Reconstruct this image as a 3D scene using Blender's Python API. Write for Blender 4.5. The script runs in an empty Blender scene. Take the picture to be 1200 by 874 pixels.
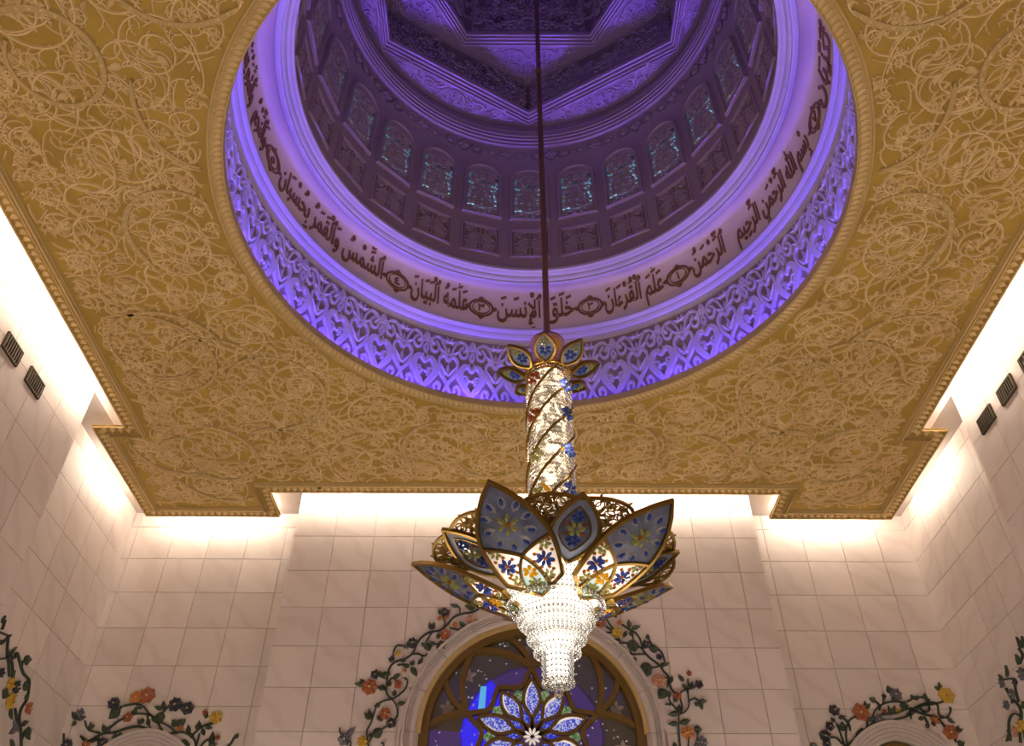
import bpy, math, random
from math import sin, cos, pi, sqrt, atan2, radians as R
from mathutils import Vector, Matrix
from mathutils.geometry import delaunay_2d_cdt

scn = bpy.context.scene
col = scn.collection
S = 12.0                                   # height of the ceiling panel above the camera, metres
EYE = 1.6
def W(x, y, z): return Vector((x*S, y*S, z*S + EYE))

# ------------------------------------------------------------------ camera
F_PX, PITCH, YAW, ROLL = 994.23, .718, -.0012, -.005
cam = bpy.data.cameras.new('camera'); camo = bpy.data.objects.new('camera', cam); col.objects.link(camo)
_r0 = Vector((cos(YAW), -sin(YAW), 0)); _f0 = Vector((sin(YAW), cos(YAW), 0)); _z = Vector((0, 0, 1))
_fw = _f0*cos(PITCH) + _z*sin(PITCH); _u0 = -_f0*sin(PITCH) + _z*cos(PITCH)
_rt = _r0*cos(ROLL) - _u0*sin(ROLL); _up = _r0*sin(ROLL) + _u0*cos(ROLL)
M = Matrix((_rt, _up, -_fw)).transposed().to_4x4(); M.translation = Vector((0, 0, EYE))
camo.matrix_world = M
cam.sensor_width = 36; cam.lens = F_PX/1200*36; cam.clip_start = .05; cam.clip_end = 200
scn.camera = camo

# ------------------------------------------------------------------ world, exposure
w = bpy.data.worlds.new('night'); scn.world = w; w.use_nodes = True
w.node_tree.nodes['Background'].inputs[0].default_value = (.02, .02, .05, 1)
w.node_tree.nodes['Background'].inputs[1].default_value = .3
scn.view_settings.view_transform = 'Standard'; scn.view_settings.look = 'None'
scn.view_settings.gamma = 1; scn.view_settings.exposure = 0.0
scn.view_settings.use_curve_mapping = False

# ------------------------------------------------------------------ light levels
COVE = 105.0            # cove strips above the panel edge (emission strength)
LED_RING = 11.0        # blue strips behind the ring lip, W per unit
LED_CORNICE = 1.0     # violet strips on the lower cornice
LED_DOME = 12.5        # violet strips on the upper cornice
BULB = 14.0            # lamps in the lotus, W each
CORE = 2.1             # crystal core emission
FLOOR_FILL = 230.0           # fill light added at floor level, W each
WARM = (1.0, .83, .67); BLUE = (.10, .05, 1.0); VIOLET = (.20, .10, 1.0)
CX, CY = .0366, .7908                       # dome axis
CH = (.0440, .7908)                         # chandelier axis

def lamp_area(name, loc, size, size_y, power, color, direction, spread=180, parent=None):
    l = bpy.data.lights.new(name, 'AREA'); l.shape = 'RECTANGLE'; l.size = size; l.size_y = size_y
    l.energy = power; l.color = color; l.spread = R(spread)
    o = bpy.data.objects.new(name, l); col.objects.link(o); o.location = loc
    o.rotation_euler = Vector(direction).to_track_quat('-Z', 'Y').to_euler()
    return o
def ring_lamps(name, r, z, n, power, color, tilt, spread, width=.06, a0=0.0, dim=None):
    for k in range(n):
        a = 2*pi*(k+.5)/n + a0
        d = Vector((sin(a)*tilt, cos(a)*tilt, 1)).normalized()
        loc = W(CX + r*sin(a), CY + r*cos(a), z)
        l = bpy.data.lights.new(name, 'AREA'); l.shape = 'RECTANGLE'
        l.size = 2*pi*r*S/n*.995; l.size_y = width; l.energy = power*(dim(math.degrees(a)) if dim else 1); l.color = color; l.spread = R(spread)
        o = bpy.data.objects.new(name, l); col.objects.link(o); o.location = loc
        zax = -d; xax = Vector((cos(a), -sin(a), 0)); yax = zax.cross(xax).normalized()
        m = Matrix((xax, yax, zax)).transposed().to_4x4(); m.translation = loc; o.matrix_world = m
def ring_dim(deg):
    """the strip is uneven: its sections are not equally bright"""
    d = (deg+180) % 360-180
    if -24 < d < -6: return 2.0
    if -6 <= d < 28: return .45
    return 1.25 if d < -24 else 1.0
ring_lamps('ring_led', .470, 1.0135, 36, LED_RING, BLUE, .0, 110, dim=ring_dim)
ring_lamps('cornice_led', .4725, 1.2245, 48, LED_CORNICE, VIOLET, -.55, 19, .04)
ring_lamps('dome_led', .4123, 1.3420, 48, LED_DOME, (.15, .075, 1.0), -.18, 26, .03)
# unseen fill lights added on the floor to brighten ceiling and walls
FILL_LIGHTS = [(-.60, .35), (.66, .35), (-.50, 1.25), (.56, 1.25), (-.35, -.1), (.4, -.1)]

# ------------------------------------------------------------------ helpers
def tag(o, label=None, cat=None, group=None, kind=None):
    if label: o['label'] = label
    if cat: o['category'] = cat
    if group: o['group'] = group
    if kind: o['kind'] = kind
    return o
def empty(name, loc=(0, 0, 0), parent=None):
    o = bpy.data.objects.new(name, None); col.objects.link(o); o.location = loc
    o.empty_display_size = .2
    if parent: o.parent = parent
    return o
class MB:
    def __init__(s): s.v = []; s.f = []
    def add(s, vs, fs):
        n = len(s.v); s.v.extend(tuple(p) for p in vs); s.f.extend([tuple(i+n for i in f) for f in fs])
    def box(s, c, d, rz=0):
        cx, cy, cz = c; x, y, z = d[0]/2, d[1]/2, d[2]/2; ca, sa = cos(rz), sin(rz)
        vs = []
        for i in (-1, 1):
            for j in (-1, 1):
                for k in (-1, 1):
                    vs.append((cx+i*x*ca-j*y*sa, cy+i*x*sa+j*y*ca, cz+k*z))
        s.add(vs, [(0, 1, 3, 2), (4, 6, 7, 5), (0, 4, 5, 1), (2, 3, 7, 6), (0, 2, 6, 4), (1, 5, 7, 3)])
    def lathe(s, prof, n=96, c=(0, 0), a0=0.0, a1=None, closed=False):
        """prof: (r, z) metres round the vertical line through c"""
        full = a1 is None
        m = n if full else n+1
        A1 = 2*pi if full else a1-a0
        vs = []
        for k in range(m):
            a = a0 + A1*k/n
            for r, z in prof: vs.append((c[0]+r*sin(a), c[1]+r*cos(a), z))
        p = len(prof); fs = []
        for k in range(n):
            k2 = (k+1) % m
            for i in range(p if closed else p-1):
                j = (i+1) % p
                fs.append((k*p+i, k2*p+i, k2*p+j, k*p+j))
        if closed and not full:
            fs.append(tuple(range(p-1, -1, -1))); fs.append(tuple((m-1)*p+i for i in range(p)))
        s.add(vs, fs)
    def tube(s, pts, r, n=6, cap=True):
        pts = [Vector(p) for p in pts]; m = len(pts); vs = []
        up = Vector((0, 0, 1))
        for i, p in enumerate(pts):
            t = (pts[min(i+1, m-1)] - pts[max(i-1, 0)]).normalized()
            a = t.cross(up)
            if a.length < 1e-3: a = t.cross(Vector((1, 0, 0)))
            a.normalize(); b = t.cross(a)
            rr = r(i/(m-1)) if callable(r) else r
            for k in range(n):
                q = p + (a*cos(2*pi*k/n) + b*sin(2*pi*k/n))*rr; vs.append(q)
        fs = []
        for i in range(m-1):
            for k in range(n):
                k2 = (k+1) % n; fs.append((i*n+k, i*n+k2, (i+1)*n+k2, (i+1)*n+k))
        if cap: fs.append(tuple(range(n-1, -1, -1))); fs.append(tuple((m-1)*n+k for k in range(n)))
        s.add(vs, fs)
    def ball(s, c, r, n=6, m=4, sz=1.0):
        vs = [(c[0], c[1], c[2]+r*sz)]
        for j in range(1, m):
            t = pi*j/m
            for k in range(n):
                a = 2*pi*k/n; vs.append((c[0]+r*sin(t)*cos(a), c[1]+r*sin(t)*sin(a), c[2]+r*cos(t)*sz))
        vs.append((c[0], c[1], c[2]-r*sz)); L = len(vs)-1; fs = []
        for k in range(n):
            k2 = (k+1) % n; fs.append((0, 1+k, 1+k2)); fs.append((L, 1+(m-2)*n+k2, 1+(m-2)*n+k))
            for j in range(m-2):
                fs.append((1+j*n+k, 1+(j+1)*n+k, 1+(j+1)*n+k2, 1+j*n+k2))
        s.add(vs, fs)
    def mesh(s, name):
        me = bpy.data.meshes.new(name); me.from_pydata(s.v, [], s.f); me.update(); return me
    def build(s, name, m, parent=None, smooth=False):
        me = s.mesh(name)
        if smooth: me.polygons.foreach_set('use_smooth', [True]*len(me.polygons))
        return link(name, me, m, parent)
def link(name, me, m=None, parent=None):
    if m is not None and not me.materials: me.materials.append(m)
    o = bpy.data.objects.new(name, me); col.objects.link(o)
    if parent: o.parent = parent
    return o
def share(o, parent=None, mw=None):
    c = o.copy(); col.objects.link(c); c.parent = parent
    if mw is not None: c.matrix_basis = mw
    return c

# surfaces that relief work is laid on: (u, v, height) -> world
def on_ceiling(z): return lambda u, v, h: (u, v, z-h)
def on_wall_y(y): return lambda u, v, h: (u, y-h, v)
def on_wall_left(x): return lambda u, v, h: (x+h, u, v)
def on_wall_right(x): return lambda u, v, h: (x-h, u, v)
def on_drum(r, c=(CX*S, CY*S)):             # u: arc metres from the back, clockwise seen from above
    def f(u, v, h):
        a = u/r; return (c[0]+(r-h)*sin(a), c[1]+(r-h)*cos(a), v)
    return f
def ribbon(mb, pts, w, h, mp, base=0.0, top=.55, closed=False):
    m = len(pts)
    if m < 2: return
    vs = []
    for i, (x, y) in enumerate(pts):
        if closed: a = pts[(i-1) % m]; b = pts[(i+1) % m]
        else: a = pts[max(i-1, 0)]; b = pts[min(i+1, m-1)]
        dx, dy = b[0]-a[0], b[1]-a[1]; L = sqrt(dx*dx+dy*dy) or 1; nx, ny = -dy/L, dx/L
        ww = (w(i/(m-1)) if callable(w) else w)/2
        hh = h if ww > .01 else h*.5
        vs += [mp(x-nx*ww, y-ny*ww, base), mp(x-nx*ww*top, y-ny*ww*top, hh),
               mp(x+nx*ww*top, y+ny*ww*top, hh), mp(x+nx*ww, y+ny*ww, base)]
    fs = []
    for i in range(m if closed else m-1):
        j = (i+1) % m
        for k in range(3): fs.append((i*4+k, j*4+k, j*4+k+1, i*4+k+1))
    if not closed: fs += [(0, 1, 2, 3), (m*4-1, m*4-2, m*4-3, m*4-4)]
    mb.add(vs, fs)
def leaf2(mb, x, y, ang, L, wd, h, mp, bend=0.0, base=0.0, n=7):
    ca, sa = cos(ang), sin(ang); vs = []
    for i in range(n):
        t = i/(n-1); ww = wd/2*(sin(pi*min(1, t*1.0)**.8)) if 0 < t < 1 else 0.0
        off = bend*L*t*t
        for s_, hh in ((-1, base+h*.25), (0, base+h), (1, base+h*.25)):
            lx, ly = t*L, off + s_*ww
            vs.append(mp(x+lx*ca-ly*sa, y+lx*sa+ly*ca, hh))
    fs = []
    for i in range(n-1):
        for k in (0, 1): fs.append((i*3+k, (i+1)*3+k, (i+1)*3+k+1, i*3+k+1))
    # rim down to the ground
    nv = len(vs); 
    for i in range(n):
        t = i/(n-1); ww = wd/2*(sin(pi*t**.8)) if 0 < t < 1 else 0.0; off = bend*L*t*t
        for s_ in (-1, 1):
            lx, ly = t*L, off+s_*ww; vs.append(mp(x+lx*ca-ly*sa, y+lx*sa+ly*ca, 0.0))
    for i in range(n-1):
        fs.append((i*3, nv+i*2, nv+i*2+2, (i+1)*3)); fs.append((i*3+2, (i+1)*3+2, nv+i*2+3, nv+i*2+1))
    mb.add(vs, fs)
def dome2(mb, x, y, r, h, mp, n=10, base=0.0):
    vs = [mp(x, y, base+h)]
    for q, hh in ((.6, .75), (1, 0)):
        for k in range(n): vs.append(mp(x+r*q*cos(2*pi*k/n), y+r*q*sin(2*pi*k/n), base+h*hh))
    fs = [(0, 1+k, 1+(k+1) % n) for k in range(n)] + [(1+k, 1+n+k, 1+n+(k+1) % n, 1+(k+1) % n) for k in range(n)]
    mb.add(vs, fs)
def gem2(mb, x, y, ang, L, wd, h, mp, base=0.0):
    """a cut stone: long drop with a table"""
    ca, sa = cos(ang), sin(ang); vs = []
    out = [(0, 0), (.3, .42), (.62, .5), (.88, .3), (1, 0), (.88, -.3), (.62, -.5), (.3, -.42)]
    for q, hh in ((1, 0), (.55, 1)):
        for a, b in out:
            lx = (.55+(a-.55)*q)*L; ly = b*q*wd; vs.append(mp(x+lx*ca-ly*sa, y+lx*sa+ly*ca, base+h*hh))
    n = 8; fs = [(k, (k+1) % n, n+(k+1) % n, n+k) for k in range(n)] + [tuple(n+k for k in range(n))]
    mb.add(vs, fs)
def scroll(x, y, ang, L, k0, k1, ds):
    n = max(3, int(L/ds)); ds = L/n; pts = [(x, y)]
    for i in range(n):
        t = (i+.5)/n; ang += (k0+(k1-k0)*t)*ds; x += cos(ang)*ds; y += sin(ang)*ds; pts.append((x, y))
    return pts, ang
def arc(cx, cy, r, a0, a1, n): return [(cx+r*cos(a0+(a1-a0)*i/n), cy+r*sin(a0+(a1-a0)*i/n)) for i in range(n+1)]
def bez(p0, p1, p2, n=10, p3=None):
    o = []
    for i in range(n+1):
        t = i/n; q = 1-t
        if p3 is None: o.append((q*q*p0[0]+2*q*t*p1[0]+t*t*p2[0], q*q*p0[1]+2*q*t*p1[1]+t*t*p2[1]))
        else: o.append(tuple(q**3*p0[j]+3*q*q*t*p1[j]+3*q*t*t*p2[j]+t**3*p3[j] for j in (0, 1)))
    return o
def smooth_path(pts, n=6):
    """Catmull-Rom through the points"""
    P = [pts[0]]+list(pts)+[pts[-1]]; o = []
    for i in range(1, len(P)-2):
        a, b, c, d = P[i-1], P[i], P[i+1], P[i+2]
        for k in range(n):
            t = k/n
            o.append(tuple(.5*(2*b[j]+(c[j]-a[j])*t+(2*a[j]-5*b[j]+4*c[j]-d[j])*t*t+(3*b[j]-a[j]-3*c[j]+d[j])*t**3) for j in (0, 1)))
    o.append(tuple(pts[-1])); return o
def fill(mb, loops, mp, h=0.0, step=None):
    """flat or curved fill of a polygon (first loop outer, others holes)"""
    vs = []; es = []
    for lp in loops:
        n0 = len(vs); vs += [Vector(p) for p in lp]; es += [(n0+i, n0+(i+1) % len(lp)) for i in range(len(lp))]
    if step:
        xs = [p[0] for p in loops[0]]; ys = [p[1] for p in loops[0]]
        x = min(xs)+step*.5
        while x < max(xs):
            y = min(ys)+step*.5
            while y < max(ys):
                if inside(loops[0], x, y): vs.append(Vector((x, y)))
                y += step
            x += step
    v2, _, f2, *_r = delaunay_2d_cdt(vs, es, [], 0, 1e-5)
    fs = []
    for f in f2:
        c = sum((v2[i] for i in f), Vector((0, 0)))/len(f)
        if inside(loops[0], c.x, c.y) and not any(inside(l, c.x, c.y) for l in loops[1:]): fs.append(tuple(f))
    mb.add([mp(p.x, p.y, h) for p in v2], fs)
def inside(poly, x, y):
    c = False; n = len(poly); j = n-1
    for i in range(n):
        xi, yi = poly[i][0], poly[i][1]; xj, yj = poly[j][0], poly[j][1]
        if (yi > y) != (yj > y) and x < (xj-xi)*(y-yi)/(yj-yi)+xi: c = not c
        j = i
    return c
def prism2(mb, poly, mp, h0, h1):
    n = len(poly); vs = [mp(x, y, h0) for x, y in poly]+[mp(x, y, h1) for x, y in poly]
    mb.add(vs, [(i, (i+1) % n, n+(i+1) % n, n+i) for i in range(n)]+[tuple(range(n, 2*n)), tuple(range(n-1, -1, -1))])

# ------------------------------------------------------------------ materials
def mat(name, c, rough=.6, metal=0.0, noise=0.0, nscale=3.0, c2=None, bump=0.0, bscale=40.0, spec=None, emit=None, es=0.0,
        trans=0.0, ior=1.45, translucent=0.0, objvar=0.0, mottle=None):
    m = bpy.data.materials.new(name); m.use_nodes = True; nt = m.node_tree; b = nt.nodes['Principled BSDF']
    b.inputs['Base Color'].default_value = (*c, 1); b.inputs['Roughness'].default_value = rough; b.inputs['Metallic'].default_value = metal
    if spec is not None: b.inputs['Specular IOR Level'].default_value = spec
    b.inputs['IOR'].default_value = ior; b.inputs['Transmission Weight'].default_value = trans
    if emit: b.inputs['Emission Color'].default_value = (*emit, 1); b.inputs['Emission Strength'].default_value = es
    tc = nt.nodes.new('ShaderNodeTexCoord'); last = None
    if noise:
        n = nt.nodes.new('ShaderNodeTexNoise'); n.inputs['Scale'].default_value = nscale; n.inputs['Detail'].default_value = 6
        nt.links.new(tc.outputs['Object'], n.inputs['Vector'])
        cr = nt.nodes.new('ShaderNodeValToRGB'); cr.color_ramp.elements[0].position = .5-.25; cr.color_ramp.elements[1].position = .5+.25
        d = c2 or tuple(x*(1-noise) for x in c)
        cr.color_ramp.elements[0].color = (*d, 1); cr.color_ramp.elements[1].color = (*c, 1)
        nt.links.new(n.outputs['Fac'], cr.inputs['Fac']); last = cr.outputs['Color']
    if objvar:
        oi = nt.nodes.new('ShaderNodeObjectInfo'); mr = nt.nodes.new('ShaderNodeMapRange')
        mr.inputs['To Min'].default_value = 1-objvar; mr.inputs['To Max'].default_value = 1+objvar*.4
        nt.links.new(oi.outputs['Random'], mr.inputs['Value'])
        mx = nt.nodes.new('ShaderNodeMix'); mx.data_type = 'RGBA'; mx.blend_type = 'MULTIPLY'; mx.inputs['Factor'].default_value = 1
        if last: nt.links.new(last, mx.inputs['A'])
        else: mx.inputs['A'].default_value = (*c, 1)
        nt.links.new(mr.outputs['Result'], mx.inputs['B']); last = mx.outputs['Result']
    if last: nt.links.new(last, b.inputs['Base Color'])
    if bump:
        n = nt.nodes.new('ShaderNodeTexNoise'); n.inputs['Scale'].default_value = bscale; n.inputs['Detail'].default_value = 4
        nt.links.new(tc.outputs['Object'], n.inputs['Vector'])
        bp = nt.nodes.new('ShaderNodeBump'); bp.inputs['Strength'].default_value = bump; bp.inputs['Distance'].default_value = .02
        nt.links.new(n.outputs['Fac'], bp.inputs['Height']); nt.links.new(bp.outputs['Normal'], b.inputs['Normal'])
    if translucent:
        out = nt.nodes['Material Output']; tr = nt.nodes.new('ShaderNodeBsdfTranslucent'); ms = nt.nodes.new('ShaderNodeMixShader')
        ms.inputs[0].default_value = translucent
        if last: nt.links.new(last, tr.inputs['Color'])
        else: tr.inputs['Color'].default_value = (*c, 1)
        nt.links.new(b.outputs[0], ms.inputs[1]); nt.links.new(tr.outputs[0], ms.inputs[2]); nt.links.new(ms.outputs[0], out.inputs[0])
    return m
def marble(name, c, vein, dark):
    """tile stone: faint diagonal veins and a tone of its own for each slab"""
    m = bpy.data.materials.new(name); m.use_nodes = True; nt = m.node_tree; b = nt.nodes['Principled BSDF']
    b.inputs['Roughness'].default_value = .42; b.inputs['Specular IOR Level'].default_value = .35
    tc = nt.nodes.new('ShaderNodeTexCoord'); oi = nt.nodes.new('ShaderNodeObjectInfo')
    ad = nt.nodes.new('ShaderNodeVectorMath'); ad.operation = 'ADD'
    sc = nt.nodes.new('ShaderNodeVectorMath'); sc.operation = 'SCALE'; sc.inputs['Scale'].default_value = 37.0
    cb = nt.nodes.new('ShaderNodeCombineXYZ')
    for k in range(3): nt.links.new(oi.outputs['Random'], cb.inputs[k])
    nt.links.new(cb.outputs[0], sc.inputs[0]); nt.links.new(tc.outputs['Object'], ad.inputs[0]); nt.links.new(sc.outputs[0], ad.inputs[1])
    wv = nt.nodes.new('ShaderNodeTexWave'); wv.bands_direction = 'DIAGONAL'; wv.inputs['Scale'].default_value = .55
    wv.inputs['Distortion'].default_value = 7; wv.inputs['Detail'].default_value = 5; wv.inputs['Detail Scale'].default_value = 1.3
    nt.links.new(ad.outputs[0], wv.inputs['Vector'])
    cr = nt.nodes.new('ShaderNodeValToRGB'); e = cr.color_ramp.elements
    e[0].position = 0; e[0].color = (*vein, 1); e[1].position = .35; e[1].color = (*c, 1)
    nt.links.new(wv.outputs['Color'], cr.inputs['Fac'])
    mr = nt.nodes.new('ShaderNodeMapRange'); mr.inputs['To Min'].default_value = 1-dark; mr.inputs['To Max'].default_value = 1.0
    nt.links.new(oi.outputs['Random'], mr.inputs['Value'])
    mx = nt.nodes.new('ShaderNodeMix'); mx.data_type = 'RGBA'; mx.blend_type = 'MULTIPLY'; mx.inputs['Factor'].default_value = 1
    nt.links.new(cr.outputs[0], mx.inputs['A']); nt.links.new(mr.outputs[0], mx.inputs['B'])
    nt.links.new(mx.outputs['Result'], b.inputs['Base Color'])
    return m
def glow(name, c, s):
    m = bpy.data.materials.new(name); m.use_nodes = True; nt = m.node_tree
    nt.nodes.remove(nt.nodes['Principled BSDF']); e = nt.nodes.new('ShaderNodeEmission')
    e.inputs[0].default_value = (*c, 1); e.inputs[1].default_value = s
    nt.links.new(e.outputs[0], nt.nodes['Material Output'].inputs[0]); return m
def speckled(name, base, spot, scale, thr, es, rough=.25, base_emit=None, bes=0.0):
    """glass with backlight and sparkle put in as emission: base glow plus bright specks"""
    m = bpy.data.materials.new(name); m.use_nodes = True; nt = m.node_tree; b = nt.nodes['Principled BSDF']
    b.inputs['Roughness'].default_value = rough; b.inputs['Base Color'].default_value = (*base, 1)
    tc = nt.nodes.new('ShaderNodeTexCoord'); v = nt.nodes.new('ShaderNodeTexVoronoi'); v.inputs['Scale'].default_value = scale
    nt.links.new(tc.outputs['Object'], v.inputs['Vector'])
    sp = nt.nodes.new('ShaderNodeSeparateColor'); nt.links.new(v.outputs['Color'], sp.inputs[0])
    g = nt.nodes.new('ShaderNodeMath'); g.operation = 'GREATER_THAN'; g.inputs[1].default_value = thr; nt.links.new(sp.outputs[0], g.inputs[0])
    mx = nt.nodes.new('ShaderNodeMix'); mx.data_type = 'RGBA'
    mx.inputs['A'].default_value = (*[x*bes for x in (base_emit or (0, 0, 0))], 1); mx.inputs['B'].default_value = (*[x*es for x in spot], 1)
    nt.links.new(g.outputs[0], mx.inputs['Factor']); nt.links.new(mx.outputs['Result'], b.inputs['Emission Color']); b.inputs['Emission Strength'].default_value = 1
    return m
TILE = marble('wall_marble', (.74, .665, .62), (.695, .615, .57), .12)
MORTAR = mat('mortar', (.42, .35, .29), .8)
STONE = mat('carved_stone', (.58, .52, .49), .55, noise=.06, nscale=8, bump=.15, bscale=60)
FLOOR = mat('floor_marble', (.72, .68, .62), .25, noise=.15, nscale=1.2)
GOLD_GROUND = mat('gilded_plaster', (.52, .345, .06), .50, noise=.3, nscale=1.0, c2=(.36, .225, .04), bump=.1)
GOLD_VINE = mat('cream_gilt_plaster', (.78, .60, .33), .55, noise=.12, nscale=1.5, c2=(.66, .47, .21))
GOLD_TRIM = mat('gilt_trim_plaster', (.56, .40, .17), .5, noise=.1)
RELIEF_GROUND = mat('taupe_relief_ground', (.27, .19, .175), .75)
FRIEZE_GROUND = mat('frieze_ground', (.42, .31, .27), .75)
PLASTER = mat('dome_plaster', (.41, .29, .30), .7, noise=.05)
CORNICE = mat('cornice_plaster', (.66, .57, .54), .65, noise=.04)
BAND = mat('calligraphy_band_plaster', (.84, .68, .53), .75, noise=.05)
CALLI = mat('gilt_calligraphy', (.27, .13, .035), .45, .3)
FRIEZE = mat('frieze_plaster', (.72, .64, .62), .65)
BRASS = mat('polished_brass', (.80, .52, .14), .2, 1.0)
GILT = mat('petal_frame_gilt', (.25, .15, .03), .32, .85)
ROD = mat('rod_bronze', (.20, .10, .05), .45, .6)
BRONZE = mat('window_bronze', (.18, .11, .026), .5, .35)
VENT = mat('vent_bronze', (.055, .037, .014), .5, .4)
WHITE_GLASS = mat('white_enamel_glass', (.86, .84, .80), .25, translucent=.5, bump=.15, bscale=60)
BLUE_GLASS = mat('blue_enamel_glass', (.16, .185, .26), .3, noise=.5, nscale=5, c2=(.055, .065, .11), translucent=.4, bump=.3, bscale=70)
GREEN_GLASS = mat('green_enamel_glass', (.42, .55, .50), .3, noise=.6, nscale=9, c2=(.20, .32, .42), translucent=.5)
PALE_BLUE_GLASS = mat('pale_blue_enamel_glass', (.27, .33, .45), .3, noise=.3, nscale=8, translucent=.45)
RIM_GLASS = mat('petal_pearl_glass', (.36, .35, .37), .25, translucent=.3)
SAPPHIRE = mat('sapphire_crystal', (.07, .12, .46), .08, 0, spec=1.0, translucent=.35)
PERIDOT = mat('peridot_crystal', (.47, .47, .17), .08, 0, spec=1.0, translucent=.35)
AMBER = mat('amber_crystal', (.50, .17, .02), .1, 0, spec=1.0, translucent=.3)
TOPAZ = mat('topaz_crystal', (.95, .55, .04), .1, 0, spec=1.0, translucent=.4)
RUBY = mat('rust_crystal', (.40, .09, .02), .1, 0, spec=1.0, translucent=.3)
CRYSTAL = mat('lead_crystal', (1, .99, .97), .02, 0, trans=1.0, ior=1.55)
CORE_M = glow('crystal_lamp', (1, .90, .76), CORE)
def lamp_grain(name, c, lo, hi, scale):
    """many small bulbs behind crystals: emission that changes from grain to grain"""
    m = glow(name, c, 1.0); nt = m.node_tree; e = nt.nodes['Emission']
    tc = nt.nodes.new('ShaderNodeTexCoord'); v = nt.nodes.new('ShaderNodeTexVoronoi'); v.inputs['Scale'].default_value = scale
    sp = nt.nodes.new('ShaderNodeSeparateColor'); pw = nt.nodes.new('ShaderNodeMath'); pw.operation = 'POWER'; pw.inputs[1].default_value = 2.2
    mr = nt.nodes.new('ShaderNodeMapRange'); mr.inputs['To Min'].default_value = lo; mr.inputs['To Max'].default_value = hi
    nt.links.new(tc.outputs['Object'], v.inputs['Vector']); nt.links.new(v.outputs['Color'], sp.inputs[0]); nt.links.new(sp.outputs[0], pw.inputs[0])
    nt.links.new(pw.outputs[0], mr.inputs['Value']); nt.links.new(mr.outputs['Result'], e.inputs['Strength']); return m
SHAFT_CORE = lamp_grain('shaft_lamp', (1, .76, .50), .22, 3.4, 14)
LED_M = glow('cove_strip', WARM, COVE)
STEM_M = mat('dark_green_inlay', (.030, .045, .030), .5)
LEAF_M = mat('leaf_inlay', (.050, .075, .042), .45, noise=.4, nscale=14)
FL = {'r': mat('rust_inlay', (.42, .13, .05), .45, noise=.35, nscale=18), 'o': mat('orange_inlay', (.60, .24, .06), .45, noise=.3, nscale=18),
      'y': mat('yellow_inlay', (.62, .40, .04), .45, noise=.3, nscale=18), 'k': mat('slate_inlay', (.045, .045, .065), .4, noise=.5, nscale=16),
      'p': mat('pink_inlay', (.55, .28, .19), .45, noise=.25, nscale=18), 's': mat('grey_blue_inlay', (.15, .15, .19), .4, noise=.4, nscale=18)}
EYE_M = mat('flower_eye_inlay', (.65, .50, .25), .45)
PANE_DARK = speckled('dark_clear_glass', (.045, .035, .028), (.9, .85, .8), 26, .985, .35, .08, (.16, .12, .10), .16)
PANE_VIOLET = speckled('violet_lit_glass', (.04, .03, .06), (.6, .55, .9), 26, .985, .5, .1, (.10, .05, .22), .42)
PANE_BLUE = speckled('blue_lit_glass', (.02, .02, .10), (.3, .3, 1), 20, .97, .6, .1, (.035, .02, .85), .9)
PANE_PETAL = speckled('blue_white_glass', (.05, .06, .3), (.75, .78, .95), 42, .55, .62, .25, (.045, .05, .55), .75)
PANE_INNER = speckled('deep_blue_glass', (.03, .04, .3), (.5, .55, .9), 42, .8, .6, .25, (.03, .04, .60), .7)
PANE_GREEN = speckled('green_lit_glass', (.05, .12, .06), (.5, .6, .3), 40, .5, .45, .3, (.05, .16, .05), .5)
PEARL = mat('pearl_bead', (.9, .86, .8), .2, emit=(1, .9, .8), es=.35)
GLOW_CYAN = glow('cyan_glow', (.12, .45, .80), .9)
DOME_PANE = speckled('dome_window_glass', (.05, .06, .09), (.30, .75, 1.0), 7, .62, 1.2, .3, (.07, .09, .17), 1.3)
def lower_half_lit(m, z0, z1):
    """light from beyond is put into the glass as glow, fading towards its top"""
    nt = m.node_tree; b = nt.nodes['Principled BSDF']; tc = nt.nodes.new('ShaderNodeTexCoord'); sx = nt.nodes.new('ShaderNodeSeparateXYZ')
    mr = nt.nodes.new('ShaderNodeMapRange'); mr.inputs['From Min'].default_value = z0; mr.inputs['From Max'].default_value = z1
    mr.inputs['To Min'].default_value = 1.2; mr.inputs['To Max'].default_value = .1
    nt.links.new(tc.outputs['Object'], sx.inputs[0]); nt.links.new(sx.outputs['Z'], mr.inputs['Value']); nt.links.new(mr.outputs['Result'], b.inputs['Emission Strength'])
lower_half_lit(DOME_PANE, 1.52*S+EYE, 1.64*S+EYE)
ETCH = mat('etched_flower_glass', (.40, .36, .34), .3)
BLACK = mat('sensor_black', (.01, .01, .01), .4)
LENS_R = .30

# ------------------------------------------------------------------ plan of the hall (ceiling-height units)
XL, XR = -.8035, .842                       # side walls
XNL, XNR = -.8650, .8940                    # niche side walls
YW, YB, YC = 1.2510, 1.6840, 1.5840         # niche mouth, niche back, projecting centre bay
XCL, XCR = -.4625, .5195                    # centre bay edges
ZF = -EYE/S                                 # floor
ZS = 1.0380                                 # niche soffits
ZT = 1.1000                                 # top of the walls
YN = -.30
ROW0, ROWH = .9209, .0803
T = .5/S

ACX, ACZ, AR = .0385, .520, .2375           # big arch, outer radius of its stone surround
def arch_big(x):
    d = abs(x-ACX); return ACZ+sqrt(AR*AR-d*d) if d < AR else None
def pointed(cx, zc, half, rise):
    """pointed arch: two arcs"""
    rr = (half*half+rise*rise)/(2*half)
    def f(x):
        d = abs(x-cx)
        if d >= half: return None
        return zc + sqrt(max(0, rr*rr-(d+rr-half)**2))
    return f
NLX, NRX = -.695, .737
NHALF, NRISE, NZC = .125, .135, .443
arch_nl = pointed(NLX, NZC-.022, NHALF, NRISE); arch_nr = pointed(NRX, NZC, NHALF, NRISE)

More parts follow.
